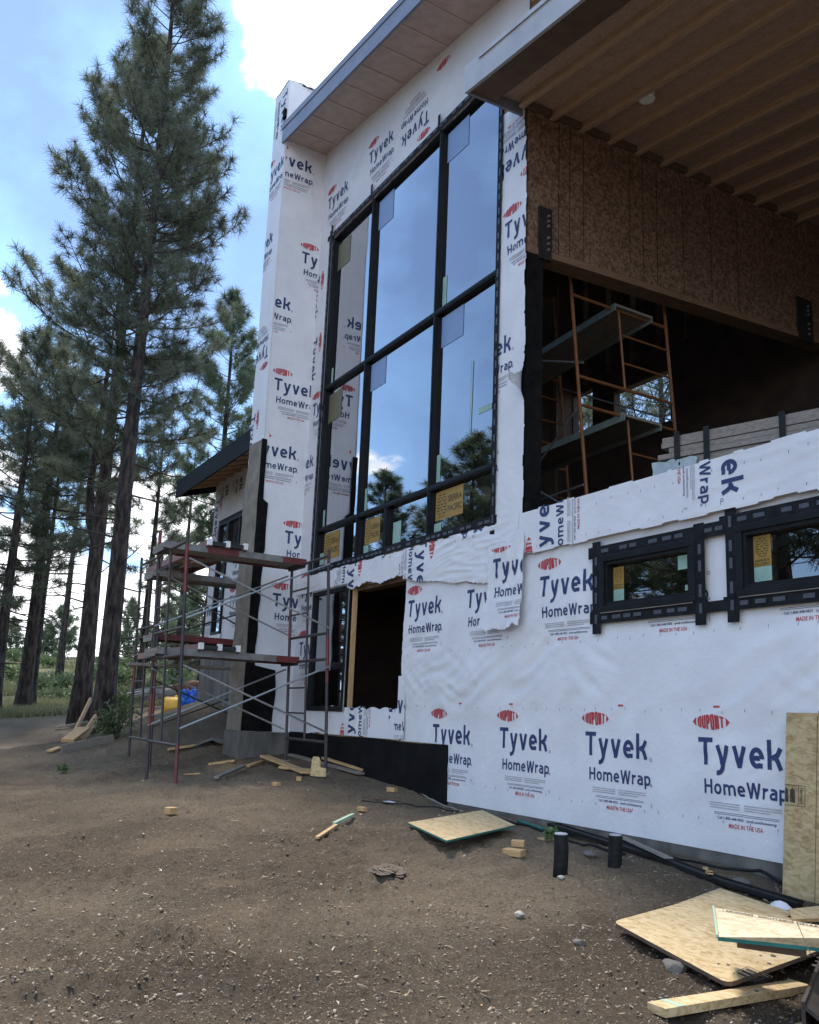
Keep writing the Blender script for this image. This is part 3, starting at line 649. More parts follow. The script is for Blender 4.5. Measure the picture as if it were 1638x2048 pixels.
# torn flap hanging over the lower sheet
wf = wrinkle(101, .022, 55, .4, .12, 1.8, .02)
sheet('house_wrap', FO, FX, FZ, FN, rng(-7.62, -6.80, .011), rng(2.2, 3.36, .011), lambda u, v: (v > 2.41+.05*noise2(u*5, u*0, 95)+.03*noise2(u*17, u*0, 96)) & (u > -7.42-.14*np.clip((2.75-v)/.35, 0, 1)+.02*noise2(v*5, v*0, 97)) & (u < -6.83+.012*noise2(v*7, v*0, 98)) & ((v < 3.29) | (u > -7.0)),
      lambda u, v: wf(u, v)+.07*np.clip((2.9-v)/.6, 0, 1)**1.5*(1+.5*noise2(u*5, v*2, 99)), logo_at(-7.33, 3.14, clip=(-7.6, -6.83, 2.2, 3.25))+logo_at(-6.84, 3.38, 3, part='dup'), house, off=.062)

# ---- chimney chase (the white wing left of the tall window)
CX0, CX1, CY0, CZ1 = -13.15, -12.55, -.74, 12.0
mb = MB(); mb.box((CX0, CY0+.003, 1.18), (CX1-.003, .6, CZ1), 'wrap_shaded'); chim = mb.build('chimney', house)
mb = MB(); mb.box((CX0-.05, -.80, .3), (CX1+.035, -.001, 1.205), 'concrete'); mb.build('base', chim, bevel=.012)
lgw = logo_at(-.99, 10.62, clip=(-.73, 0, 9, 12))+logo_at(-.33, 8.98, clip=(-.75, -.03, 7, 9.3))+logo_at(-1.20, 8.08, clip=(-.73, 0, 7, 9))+logo_at(-.65, 6.70, clip=(-.75, -.02, 5.5, 7))
lgw += logo_at(-.93, 5.62, clip=(-.69, 0, 4, 6))+logo_at(-.30, 4.27, clip=(-.7, -.03, 3.78, 5))+logo_at(-.43, 3.28, clip=(-.7, -.01, 2, 4))
def kw(u, v): return (v > np.where(u < -.34, 2.13+.02*noise2(u*5, u*0, 111), 1.21)) & (v < 12.0-.5*np.clip(u+.55, 0, .5))
sheet('house_wrap', (CX1, 0, 0), (0, 1, 0), (0, 0, 1), (1, 0, 0), rng(-.768, 0, .03, [-.34]), rng(1.21, 12.04, .04), kw, wrinkle(112, .014, 80, 1.3, .17, .6, .012), lgw, chim, off=.003)
# the narrow street side of the chase
lgw = logo_at(-12.62, 7.05, 2, clip=(-13.15, -12.55, 6, 8))+logo_at(-13.55, 9.35, clip=(-13.15, -12.55, 8, 10))+logo_at(-13.28, 10.62, clip=(-13.15, -12.56, 9, 11))+logo_at(-12.6, 11.9, 3, clip=(-13.15, -12.55, 10, 12))+logo_at(-12.98, 6.2, 3, clip=(-13.15, -12.55, 5, 7))
sheet('house_wrap', (0, CY0, 0), FX, FZ, FN, rng(-13.15, -12.522, .03), rng(3.5, 12.04, .04), None, wrinkle(121, .012, 70, .8, .12, .8, .012), lgw, chim, off=.002)
# bunched cap on top
cu, cv = np.meshgrid(np.linspace(-.5, .5, 15), np.linspace(-.5, .5, 15)); rr = np.random.default_rng(4)
cz = 12.02+.10*np.sqrt(np.clip(1-(np.maximum(abs(cu), abs(cv))*2)**4, 0, 1))+rr.normal(0, .012, cu.shape)
pv = np.stack([-12.85+cu*.64+rr.normal(0, .006, cu.shape), -.30+cv*.94, cz], -1); mb = MB(); fs = [(j*15+i, j*15+i+1, j*15+i+16, j*15+i+15) for j in range(14) for i in range(14)]
mb.add(pv.reshape(-1, 3), fs, 'wrap'); mb.build('house_wrap', chim, True)
mb = MB(); mb.box((-12.64, -.80, 11.30), (-12.55, -.74, 11.46), 'felt'); mb.build('torn_paper', chim)
# wire lath over felt
us = np.linspace(0, 1, 11); vs = np.linspace(1.21, 5.66, 70); pv = []
for v in vs:
    x0 = -13.19+.10*max(0, (v-4.9)/.75)+.02*math.sin(v*5)+.03*noise2(np.array([v*2.]), np.array([3.]), 5)[0]
    x1 = -12.545+(.012*math.sin(v*7))
    for u in us: pv.append((x0+(x1-x0)*u, -.775-.018*math.sin(u*3.1)-.02*noise2(np.array([u*2]), np.array([v*1.6]), 6)[0], v))
mb = MB(); mb.add(pv, [(j*11+i, j*11+i+1, j*11+i+12, j*11+i+11) for j in range(69) for i in range(10)], 'lath'); mb.build('wire_lath', chim, True)
mb = MB(); pv = []; vs = np.linspace(1.215, 5.66, 80)
for v in vs:
    e = -.64+.03*noise2(np.array([v*2.3]), np.array([1.]), 8)[0] if v > 2.12 else -.30+.012*math.sin(v*8)
    if 4.7 < v: e = -.70
    if 3.9 < v < 4.7: e = -.62
    for u in (0, .34, .67, 1): pv.append((-12.515+.006*math.sin(v*9+u*4), -.79+(e+.79)*u, v))
mb.add(pv, [(j*4+i, j*4+i+1, j*4+i+5, j*4+i+4) for j in range(79) for i in range(3)], 'felt'); mb.build('felt_paper', chim, True)

# ---- tall window
def rect_frame(mb, x0, x1, z0, z1, w, y0, y1, mat):
    mb.box((x0, y0, z0), (x1, y1, z0+w), mat); mb.box((x0, y0, z1-w), (x1, y1, z1), mat)
    mb.box((x0, y0, z0+w), (x0+w, y1, z1-w), mat); mb.box((x1-w, y0, z0+w), (x1, y1, z1-w), mat)
def window(holes, outer, name='window', depth=(-.015, .10), fw=.027):
    mb = MB()
    for h in holes: rect_frame(mb, *h, fw, depth[0], depth[1], 'frame_black')
    return mb.build(name, house, bevel=.004)
def pane(h, win, fw=.027, y=.046):
    mb = MB(); x0, x1, z0, z1 = h[0]+fw, h[1]-fw, h[2]+fw, h[3]-fw
    mb.add([(x0, y, z0), (x1, y, z0), (x1, y, z1), (x0, y, z1)], [(0, 1, 2, 3)], 'glass'); return mb.build('pane', win)
def sticker(win, x0, z0, x1, z1, mat, y=.042, emblem=False, words=True, wide=False):
    mb = MB(); mb.box((x0, y-.001, z0), (x1, y, z1), mat)
    if emblem:
        w, h = x1-x0, z1-z0; yy = y-.0022
        ew, eh, ex_, ez_ = (w*.42, h*.86, x0+w*.24, z0+h*.5) if wide else (w*.42, h*.66, x0+w*.5, z0+h*.62)
        if not wide: ew = w*.86
        rows = 8
        for r in range(rows):
            t = (r+.5)/rows; rw = ew*.5*math.sin(math.pi*(.12+.80*t))**.7; n = 2+(r % 2); zc = ez_+eh*(.5-t)
            for k in range(n):
                cx = ex_+((k+.5)/n-.5)*2*rw; sw = rw/n*.92; sh = eh/rows*.36
                mb.add([(cx-sw, yy, zc+sh), (cx-sw*.3, yy, zc-sh*.2), (cx+sw*.3, yy, zc-sh*.2), (cx+sw, yy, zc+sh), (cx+sw*.45, yy, zc-sh*1.1), (cx-sw*.45, yy, zc-sh*1.1)], [(0, 5, 1), (1, 5, 4, 2), (2, 4, 3)], 'sticker_dark')
        if words:
            bx, bw, bz, bh = (x0+w*.46, w*.5, z0+h*.2, h*.26) if wide else (x0+w*.08, w*.84, z0+h*.03, h*.10)
            for i, t in enumerate(('SIERRA', 'PACIFIC')):
                for p, _, _ in fword(t, bx, bz+(1-i)*bh*(1.3 if wide else 1.15), bw, bh*.85, 'ink'):
                    mb.add([(a, yy, b) for a, b in p], [(0, 1, 2)], 'sticker_dark')
    return mb.build('sticker', win)
c0, c1, c2, c3 = -12.0, -10.65, -8.79, -7.45; r0, r1, r2, r3 = 3.62, 4.21, 6.48, 9.06
cells = []
for a, b in ((c0, c1), (c1, c2), (c2, c3)):
    for c, d in ((r1, r2), (r2, r3)): cells.append((a+.006, b-.006, c+.006, d-.006))
cells += [(c0+.006, c1-.006, r0, r1-.006), (c1+.006, -9.86, r0, r1-.006), (-9.85, c2-.006, r0, r1-.006), (c2+.006, c3-.006, r0, r1-.006)]
big = window(cells, None)
for h in cells: pane(h, big)
mb = MB()
for a in (c0, c1, c2, c3): mb.box((a-.013, -.024, r0-.01), (a+.013, -.016, r3+.01), 'frame_black')
for c in (r1, r2): mb.box((c0, -.0225, c-.012), (c3, -.0165, c+.012), 'frame_black')
for a, b in ((c0, c1), (c2, c3), (c1, -9.95)): mb.box((a+.05, -.030, r0-.010), (b-.05, -.0155, r0+.008), 'wood_old')
mb.build('mullion', big)
def tape_ring(mb, h, w, y, seed, ext=.10, printed=True):
    x0, x1, z0, z1 = h; r = random.Random(seed)
    def t(a, b, yy): mb.box((a[0], yy, a[1]), (b[0], yy+.003, b[1]), 'tape_black')
    t((x0-w, z0-w-ext), (x0+.01, z1+w+ext*.5), y-.0016); t((x1-.01, z0-w-ext), (x1+w, z1+w+ext*.2), y-.0016)
    t((x0-w-ext*.6, z1-.01), (x1+w+ext*.3, z1+w), y); t((x0-w-ext*.4, z0-w), (x1+w+ext*.2, z0+.01), y+.0016)
    if printed:
        for zz in (z1+w*.5, z0-w*.5):
            x = x0+.02
            while x < x1-.1:
                l = r.uniform(.07, .10); mb.box((x, y-.0034, zz-.016), (x+l, y-.0022, zz+.016), 'tape_print'); x += l+r.choice((.035, .14, .06))
        for xx in (x0-w*.5, x1+w*.5):
            z = z0-w
            while z < z1:
                l = r.uniform(.07, .1); mb.box((xx-.014, y-.0050, z), (xx+.014, y-.0038, z+l), 'tape_print'); z += l+r.choice((.05, .1))
mb = MB(); tape_ring(mb, (c0, c3, r0, r3), .075, -.050, 3, .14, True); mb.build('flashing_tape', big)
for x0, z0, x1, z1, mt, em in ((-11.80, 3.74, -11.30, 4.13, 'sticker_gold', 1), (-10.50, 3.78, -10.08, 4.12, 'sticker_gold', 1), (-8.70, 3.80, -8.12, 4.15, 'sticker_gold', 1),
    (-11.93, 3.68, -11.78, 3.86, 'sticker_mint', 0), (-10.52, 3.67, -10.38, 3.77, 'sticker_mint', 0), (-9.72, 3.68, -9.52, 3.96, 'sticker_mint', 0), (-8.72, 3.67, -8.57, 3.77, 'sticker_mint', 0),
    (-11.90, 6.55, -11.84, 6.80, 'sticker_mint', 0), (-11.90, 4.27, -11.84, 4.52, 'sticker_mint', 0), (-10.56, 4.27, -10.49, 4.58, 'sticker_mint', 0), (-8.71, 4.28, -8.63, 4.62, 'sticker_mint', 0), (-8.71, 6.55, -8.62, 6.95, 'sticker_mint', 0), (-7.86, 4.9, -7.6, 4.97, 'sticker_mint', 0),
    (-11.92, 5.9, -11.48, 6.36, 'ghost_amber', 0), (-11.9, 8.45, -11.48, 8.9, 'ghost_amber', 0), (-10.55, 8.5, -10.12, 8.96, 'ghost_label', 0), (-10.55, 6.0, -10.12, 6.40, 'ghost_label', 0), (-8.70, 6.0, -8.22, 6.40, 'ghost_label', 0), (-8.70, 8.55, -8.22, 8.97, 'ghost_label', 0)):
    sticker(big, x0, z0, x1, z1, mt, emblem=bool(em), wide=True)
mb = MB(); mb.tube([(-8.02, .033, 4.7), (-8.0, .033, 5.6)], .006, 'sticker_mint', 5); mb.build('sticker', big)
# loose tags of tape at the window head
for x, z in ((c0, 9.06), (c1, 9.06), (c2, 9.06)):
    mb = MB(); mb.box((x-.03, -.054, z), (x+.02, -.047, z+.22), 'tape_black'); mb.build('flashing_tape', big)

# ---- small awning windows in the lower wall
for i, h in enumerate(SW):
    w = window([h], None, fw=.055, depth=(-.062, .10)); mb = MB(); rect_frame(mb, h[0]+.055, h[1]-.055, h[2]+.055, h[3]-.055, .03, -.045, .06, 'frame_black'); mb.build('sash', w)
    pane(h, w, .08, .02); mb = MB(); tape_ring(mb, h, .095, -.052, 10+i, .09)
    if i == 0: mb.box((h[1]+.05, -.0515, h[3]-.012), (SW[1][0]-.05, -.049, h[3]+.10), 'tape_black'); mb.box((h[1]+.05, -.0515, h[2]-.095), (SW[1][0]-.05, -.049, h[2]-.01), 'tape_black')
    if i == 0:
        for q_ in (.06, .16): mb.box((h[1]+.04+q_, -.0535, h[3]+.03), (h[1]+.11+q_, -.0523, h[3]+.06), 'tape_print')
    mb = mb; mb.build('flashing_tape', w)
    x, z = h[0]+.10, h[2]+.115
    if i == 0:
        sticker(w, x, z+.085, x+.125, z+.28, 'sticker_gold', .016, emblem=True); sticker(w, x, z-.015, x+.125, z+.083, 'sticker_mint', .016)
        sticker(w, h[1]-.235, h[3]-.215, h[1]-.105, h[3]-.10, 'sticker_mint', .016); sticker(w, h[1]-.165, h[2]+.11, h[1]-.10, h[2]+.155, 'sticker_mint', .016)
    else:
        sticker(w, x, z+.10, x+.15, z+.33, 'sticker_gold', .016, emblem=True); sticker(w, x, z-.01, x+.15, z+.098, 'sticker_mint', .016)
    mb = MB(); mb.box((h[0]+.02, -.068, h[2]-.010), (h[1]-.02, -.0625, h[2]-.003), 'wood_old'); mb.build('sill', w)

# ---- lower opening with its glazed door leaf
mb = MB(); rect_frame(mb, -11.88, -10.72, 1.54, 3.26, .07, -.06, .02, 'frame_black'); door = mb.build('door', house, bevel=.004)
pane((-11.88, -10.72, 1.54, 3.26), door, .07, -.02)
mb = MB(); mb.box((-10.715, -.055, 1.54), (-10.69, -.048, 3.26), 'galv'); mb.box((-11.86, -.066, 3.245), (-10.74, -.061, 3.262), 'galv'); mb.build('door_trim', door)
mb = MB(); mb.box((-10.68, -.01, 1.56), (-10.63, .045, 3.26), 'wood_joist'); mb.build('jamb', door)
mb = MB(); mb.box((-10.62, .03, 3.16), (-9.24, .19, 3.22), 'wood_dark'); mb.build('lintel', door)

# ---- main roof overhang
def roof_slab(mb, x0, x1, ya, yb, zo, t, mat):
    mb.add([(x0, ya, roofz(x0)+zo), (x1, ya, roofz(x1)+zo), (x1, yb, roofz(x1)+zo), (x0, yb, roofz(x0)+zo), (x0, ya, roofz(x0)+zo+t), (x1, ya, roofz(x1)+zo+t), (x1, yb, roofz(x1)+zo+t), (x0, yb, roofz(x0)+zo+t)],
           [(0, 3, 2, 1), (4, 5, 6, 7), (0, 1, 5, 4), (1, 2, 6, 5), (2, 3, 7, 6), (3, 0, 4, 7)], mat)
RX0, RX1 = -12.60, -5.9
mb = MB(); roof_slab(mb, RX0+.04, RX1, -.76, 6.2, .0, .24, 'soffit'); roof = mb.build('roof', house)
mb = MB(); roof_slab(mb, RX0, RX1, -.80, -.762, -.05, .33, 'fascia_grey'); roof_slab(mb, RX0-.01, RX1, -.815, -.80, .20, .10, 'fascia_grey'); roof_slab(mb, RX0, RX0+.038, -.76, .3, -.03, .30, 'fascia_grey'); mb.build('fascia', roof)
for k in range(11):
    x = RX0+.50+k*.565
    mb = MB(); roof_slab(mb, x, x+.030, -.75, .0, -.014, .012, 'soffit_strip'); mb.build('soffit_strip', roof)

# ---- patio roof
PX0, PX1, PYa, PYb = -7.06, .8, -.80, 5.2
def pslab(mb, x0, x1, ya, yb, zo, t, mat):
    f = lambda x, y: patz(x, y)+zo
    mb.add([(x0, ya, f(x0, ya)), (x1, ya, f(x1, ya)), (x1, yb, f(x1, yb)), (x0, yb, f(x0, yb)), (x0, ya, f(x0, ya)+t), (x1, ya, f(x1, ya)+t), (x1, yb, f(x1, yb)+t), (x0, yb, f(x0, yb)+t)],
           [(0, 3, 2, 1), (4, 5, 6, 7), (0, 1, 5, 4), (1, 2, 6, 5), (2, 3, 7, 6), (3, 0, 4, 7)], mat)
mb = MB(); pslab(mb, PX0+.04, PX1, PYa+.04, PYb, .11, .10, 'ceiling_board'); pr_ = mb.build('patio_roof', house)
mb = MB(); pslab(mb, PX0, PX1, PYa, PYa+.038, -.02, .33, 'fascia_white'); pslab(mb, PX0+.28, PX1, PYa-.02, PYa-.001, .255, .05, 'fascia_white'); pslab(mb, PX0, PX0+.038, PYa+.04, -.03, -.02, .30, 'fascia_grey'); mb.build('fascia', pr_)
mb = MB(); pslab(mb, PX0+.04, PX1, PYa+.039, -.42, .0, .109, 'wood_dark'); mb.build('joist', pr_)
for k in range(12):
    y = -.12+k*.435
    mb = MB(); pslab(mb, -6.945, PX1, y-.03, y+.03, .0, .035, 'ceiling_joist'); pslab(mb, -6.945, PX1, y-.006, y+.006, .0351, .0745, 'ceiling_joist'); mb.build('joist', pr_)
for k in range(11):                       # blocking between the joists at the header
    y = .10+k*.435; mb = MB(); pslab(mb, -6.94, -6.90, y-.18, y+.18, .02, .089, 'wood_dark'); mb.build('blocking', pr_)
mb = MB(); L0 = np.array([-6.02, 0.86, 0]); L0[2] = patz(L0[0], L0[1])+.02
mb.tube([L0+[0, 0, .12], L0, L0+[0, 0, -.012]], [.085, .085, .07], 'lamp_white', 16); mb.build('ceiling_light', pr_)
mb = MB(); mb.box((.8, PYa+.1, .3), (.98, PYa+.28, 7.1), 'ceiling_joist'); mb.build('post', pr_)

# ---- far wing of the house
WY = .3; WX0, WX1 = -18.05, -13.1
mb = MB(); wh = [(-17.55, -16.98, 2.98, 5.3), (-16.98, -15.6, 4.62, 5.3)]
wall_holes(mb, WX0, WX1, 2.66, 6.75, wh, 'wrap_shaded', WY, WY+.2); mb.box((WX0, WY+.2, 2.66), (WX0+.15, 6, 6.6), 'wrap_shaded'); wing = mb.build('wing_wall', house)
mb = MB(); mb.box((WX0-.02, WY-.03, .6), (WX1, 6, 2.655), 'concrete'); mb.build('base', wing)
mb = MB(); mb.box((WX0, WY-.02, 2.62), (WX1, WY-.001, 2.70), 'felt'); mb.build('flashing', wing)
def put(mb, polys, y):
    for p, mt, k in polys: mb.add([(a, y-.0004*k, b) for a, b in p], [tuple(range(len(p)))], mt)
mb = MB()
for a, b, r, cl in ((-16.35, 6.55, 3, None), (-17.2, 6.6, 3, None), (-17.75, 5.9, 3, None), (-16.6, 4.5, 0, None), (-16.6, 3.7, 0, None), (-18.3, 3.6, 0, (-18.05, -17.6, 2.7, 4)), (-17.8, 5.2, 3, (-18.05, -17.6, 4.2, 6)), (-15.4, 6.4, 3, None)):
    put(mb, logo_at(a, b, r, cl or (-18.04, -13.2, 2.7, 6.1)), WY-.006)
mb.build('print', wing)
ww = MB()
for h in wh: rect_frame(ww, *h, .06, WY-.04, WY+.1, 'frame_black')
ww.box((-16.33, WY-.035, 4.68), (-16.27, WY+.09, 5.24), 'frame_black'); ww.box((-17.49, WY-.035, 4.6), (-17.04, WY+.09, 4.66), 'frame_black'); ww.box((-17.6, WY-.03, 2.9), (-16.93, WY-.005, 2.979), 'galv'); ww.box((-17.64, WY-.012, 5.301), (-15.5, WY-.002, 5.38), 'tape_black'); ww.box((-17.64, WY-.012, 2.98), (-17.551, WY-.002, 5.3), 'tape_black')
ww = ww.build('wing_window', house)
for h in wh: pane(h, ww, .06, WY+.01)
mb = MB(); mb.box((-17.9, WY+1.2, 2.7), (-13.3, WY+1.3, 6.5), 'wood_dark'); mb.build('interior_wall', wing)
def wz(y): return 5.86+.30*(y+.52)
def wslab(mb, x0, x1, ya, yb, zo, t, mat): mb.add([(x0, ya, wz(ya)+zo), (x1, ya, wz(ya)+zo), (x1, yb, wz(yb)+zo), (x0, yb, wz(yb)+zo), (x0, ya, wz(ya)+zo+t), (x1, ya, wz(ya)+zo+t), (x1, yb, wz(yb)+zo+t), (x0, yb, wz(yb)+zo+t)], [(0, 3, 2, 1), (4, 5, 6, 7), (0, 1, 5, 4), (1, 2, 6, 5), (2, 3, 7, 6), (3, 0, 4, 7)], mat)
mb = MB(); wslab(mb, -18.12, WX1, -.48, 6.0, .16, .10, 'room_dark'); wr = mb.build('wing_roof', house)
mb = MB(); wslab(mb, -18.14, WX1, -.54, -.482, -.01, .36, 'fascia_dark'); wslab(mb, -18.14, -18.09, -.48, 6.0, .0, .30, 'fascia_dark'); mb.build('fascia', wr)
for k in range(11):
    x = -17.9+k*.45; mb = MB(); wslab(mb, x, x+.045, -.478, .29, .10, .058, 'wood_joist'); mb.build('rafter', wr)

# ------------------------------------------------------------------ placing things on the ground
def gp(px, py, lift=0):
    d = ray(px, py); ts = np.concatenate([np.linspace(2, 14, 1500), np.linspace(14, 70, 1400)[1:]])
    P = EYE+ts[:, None]*d; z = gh(P[:, 0], P[:, 1]); k = np.argmax(P[:, 2] < z)
    p = P[k].copy(); p[2] = z[k]+lift; return p
def on_ground(p, lift=0): p = np.array(p, float); p[2] = g1(p[0], p[1])+lift; return p
def copy_tree(o, parent=None):
    c = o.copy(); COL.objects.link(c)
    if parent: c.parent = parent; c.matrix_parent_inverse = o.matrix_parent_inverse.copy()
    for ch in list(o.children): copy_tree(ch, c)
    return c

# ------------------------------------------------------------------ pines
def pine(name, label, base, H, cb, prof, tr, seed, nb, per, nlen, nn, nw, group, mat='needle', fork=None, twr=1.0, dead=15):
    r = np.random.default_rng(seed); root = thing(name, label, 'tree', base, group); base = np.array(base, float)
    tb = MB(); n = 16; zs = np.linspace(0, 1, n); wob = np.cumsum(r.normal(0, .012, (n, 2)), 0)*H/18
    axis = np.stack([wob[:, 0], wob[:, 1], zs*H], 1)+base-[0, 0, .15]
    rad = tr*(1-zs*.93)*(1+.35*np.exp(-zs*26)); tb.tube(axis, list(rad), 'bark', 12)
    if fork:
        f0 = fork; p0 = np.array([np.interp(f0, zs, axis[:, k]) for k in range(3)])
        tb.tube([p0, p0+[-.5, -.15, .7], p0+[-.75, -.2, 1.8], p0+[-.8, -.1, 4], p0+[-.9, 0, 7]], [tr*.6, tr*.5, tr*.42, tr*.3, tr*.08], 'bark', 8)
    def ax(t): return np.array([np.interp(t, zs, axis[:, k]) for k in range(3)])
    TP, TD, TS = [], [], []
    tp = np.array([p[0] for p in prof]); pr = np.array([p[1] for p in prof])
    for i in range(nb):
        t = ((i+r.random())/nb)**.9; h = cb+(1-cb)*t*.985; R = np.interp(t, tp, pr)*r.uniform(.55, 1.12)
        az = i*2.39996+r.normal(0, .5); p = ax(h); e0 = math.radians(-12+48*t+r.normal(0, 8)); e1 = e0+math.radians(r.uniform(20, 50))
        m_ = 7; pts = [p]; st = R/(m_-1)*1.12
        for k in range(m_-1):
            e = e0+(e1-e0)*k/(m_-2); az += r.normal(0, .13); pts.append(pts[-1]+st*np.array([math.cos(az)*math.cos(e), math.sin(az)*math.cos(e), math.sin(e)]))
        br = max(.012, tr*.17*(1-t*.6)*min(1, R/1.8)); tb.tube(pts, [br*(1-.8*k/(m_-1)) for k in range(m_)], 'twig', 5, False)
        pts = np.array(pts); nt = max(3, int(per*R/1.8*r.uniform(.8, 1.2)))
        for k in range(nt):
            f = .26+.74*(k+r.random())/nt; q = np.array([np.interp(f*(m_-1), range(m_), pts[:, c]) for c in range(3)])
            d = pts[min(m_-1, int(f*(m_-1))+1)]-pts[int(f*(m_-1)-.001)]; d /= np.linalg.norm(d)
            s = np.cross(d, [0, 0, 1]); s /= np.linalg.norm(s)+1e-6; sg = 1 if k % 2 else -1
            td = d*r.uniform(.3, .9)+s*sg*r.uniform(.3, 1)+np.array([0, 0, r.uniform(-.15, .7)]); td /= np.linalg.norm(td)
            L = twr*R*.30*(1.15-f*.6)*r.uniform(.5, 1.2); e = q+td*L*.6; td2 = td+np.array([0, 0, .5]); td2 /= np.linalg.norm(td2); e2 = e+td2*L*.4
            tb.tube([q, e, e2], [br*.35, br*.25, .004], 'twig', 3, False)
            TP.append(e2); TD.append(td2); TS.append(r.uniform(.8, 1.2))
            if L > .3 and r.random() < .4:
                TP.append(e+r.normal(0, .05, 3)); td3 = td+r.normal(0, .5, 3)+[0, 0, .3]; TD.append(td3/np.linalg.norm(td3)); TS.append(r.uniform(.7, 1))
        TP.append(pts[-1]); TD.append((pts[-1]-pts[-2])/np.linalg.norm(pts[-1]-pts[-2])); TS.append(1.15)
    for i in range(dead):
        p = ax(cb*r.uniform(.45, 1.0)); az = r.random()*6.28; L = r.uniform(.5, 2.0); q = p+np.array([math.cos(az), math.sin(az), r.uniform(-.3, .2)])*L*.6
        q2 = q+np.array([math.cos(az+.4), math.sin(az+.4), r.uniform(-.4, .6)])*L*.45; tb.tube([p, q, q2], [.026, .016, .004], 'twig', 4, False); tb.tube([q, q+np.array([math.cos(az-.9), math.sin(az-.9), r.uniform(-.5, .5)])*L*.35], [.010, .003], 'twig', 3, False)
    TP.append(ax(1.0)); TD.append(np.array([0, 0, 1.])); TS.append(1.2)
    trunk = tb.build('trunk', root, True)
    TP, TD, TS = np.array(TP), np.array(TD), np.array(TS); nT = len(TP)
    dr = r.normal(0, 1, (nT, nn, 3)); dr /= np.linalg.norm(dr, axis=2, keepdims=True)
    dr = dr*.95+TD[:, None]*.40; dr /= np.linalg.norm(dr, axis=2, keepdims=True)
    b0 = TP[:, None]-TD[:, None]*(r.random((nT, nn, 1))*nlen*.55); ln = nlen*TS[:, None, None]*r.uniform(.7, 1.15, (nT, nn, 1))
    sd = np.cross(dr, r.normal(0, 1, (nT, nn, 3))); sd /= np.linalg.norm(sd, axis=2, keepdims=True)
    droop = np.array([0, 0, -.12])*nlen
    V = np.stack([b0+sd*nw*.5, b0-sd*nw*.5, b0+dr*ln+droop-sd*nw*.22, b0+dr*ln+droop+sd*nw*.22], 2).reshape(-1, 3)
    nf = nT*nn; fast_mesh('crown', V, np.arange(nf*4), np.full(nf, 4), [mat], np.zeros(nf), root)
    return root
def zat(px, py, r): return far(px, py, r)[2]
GP = 'pines left of the house'
def tree_at(px, r): p = far(px, 1406, r); return on_ground(p)
P1 = [(0, .9), (.12, 1.5), (.35, 1.75), (.55, 1.65), (.75, 1.5), (.9, 1.05), (1, .3)]
b = tree_at(207, 21.0)
t1 = pine('pine_tree', 'tallest pine, its straight trunk nearest the scaffolding and its top cut off by the photo', b, zat(360, -190, 21)-b[2], .33, P1, .235, 11, 132, 12, .25, 60, .0105, GP)
b = tree_at(160, 24.0)
t2 = pine('pine_tree', 'thick pine with a forked lower trunk just left of the tallest pine', b, zat(262, 55, 24)-b[2], .30, [(0, 2.1), (.12, 2.6), (.35, 3.3), (.6, 2.6), (.85, 1.7), (1, .3)], .235, 12, 126, 12, .26, 56, .0115, GP, fork=.235)
b = tree_at(48, 31.0)
t3 = pine('pine_tree', 'leaning dark pine with a bare lower trunk, leftmost of the big trunks', b, zat(110, 660, 31)-b[2], .40, [(0, 1.9), (.3, 2.7), (.7, 1.9), (1, .3)], .24, 13, 62, 11, .28, 50, .014, GP)
b = tree_at(64, 33.0)
pine('pine_tree', 'slender pine whose thin trunk stands close behind the leftmost big trunk', b, zat(122, 740, 33)-b[2], .42, [(0, 1.6), (.4, 2.0), (1, .3)], .13, 14, 34, 10, .28, 44, .014, GP)
b = tree_at(403, 33)
t4 = pine('pine_tree', 'pointed green pine rising behind the roof of the far wing', b, zat(485, 575, 33)-b[2], .20, [(0, 2.2), (.3, 2.5), (.55, 2.1), (.8, 1.35), (1, .3)], .22, 15, 100, 12, .29, 50, .015, GP, 'needle_far')
b = tree_at(276, 28)
t5 = pine('pine_tree', 'thin pine with a small low crown seen behind the scaffolding frames', b, zat(315, 800, 28)-b[2], .30, [(0, .8), (.4, 1.3), (.75, .9), (1, .2)], .15, 16, 46, 9, .26, 44, .013, GP)
b = tree_at(-12, 29)
pine('pine_tree', 'pine at the left edge of the photo with drooping low boughs', b, zat(30, 640, 29)-b[2], .27, [(0, 2.2), (.4, 2.6), (.8, 1.6), (1, .3)], .2, 17, 60, 11, .28, 50, .015, GP)
b = tree_at(345, 44)
pine('pine_tree', 'pine beyond the gap between the tallest pine and the far wing', b, zat(380, 880, 44)-b[2], .22, [(0, 1.9), (.4, 1.8), (.8, 1.1), (1, .3)], .2, 18, 34, 10, .36, 40, .021, GP, 'needle_far')
b = tree_at(112, 46)
pine('pine_tree', 'pine filling the gap behind the forked trunk', b, zat(165, 800, 46)-b[2], .47, [(0, 2.8), (.4, 2.8), (.8, 1.5), (1, .3)], .2, 19, 30, 10, .36, 40, .021, GP, 'needle_far')
# small far pines along the hill crest
hp = pine('hill_pine', 'small round topped pine on the hill crest between the leftmost trunks', on_ground(far(118, 1300, 82)), 4.6, .06, [(0, 2.0), (.5, 1.5), (1, .2)], .14, 20, 46, 9, .45, 14, .06, 'small pines on the hill crest', 'needle_far', dead=0)
for px, r, s, lb in ((246, 66, .95, 'dark narrow pine on the hill crest right of the tallest trunk'), (8, 85, .75, 'small pine on the hill crest at the left edge of the photo'), (320, 60, .95, 'bushy hill pine seen through the scaffolding left of the wing'), (372, 55, 1.1, 'bushy hill pine hard against the far wing corner'), (82, 95, .7, 'faint low pine on the crest just right of the leftmost trunks')):
    c = copy_tree(hp); p = on_ground(far(px, 1400, r)); c.location = p; c.scale = (s*(.6 if r == 66 else 1), s*(.6 if r == 66 else 1), s*(1.1 if r == 66 else 1)); c.rotation_euler.z = px; c['label'] = lb
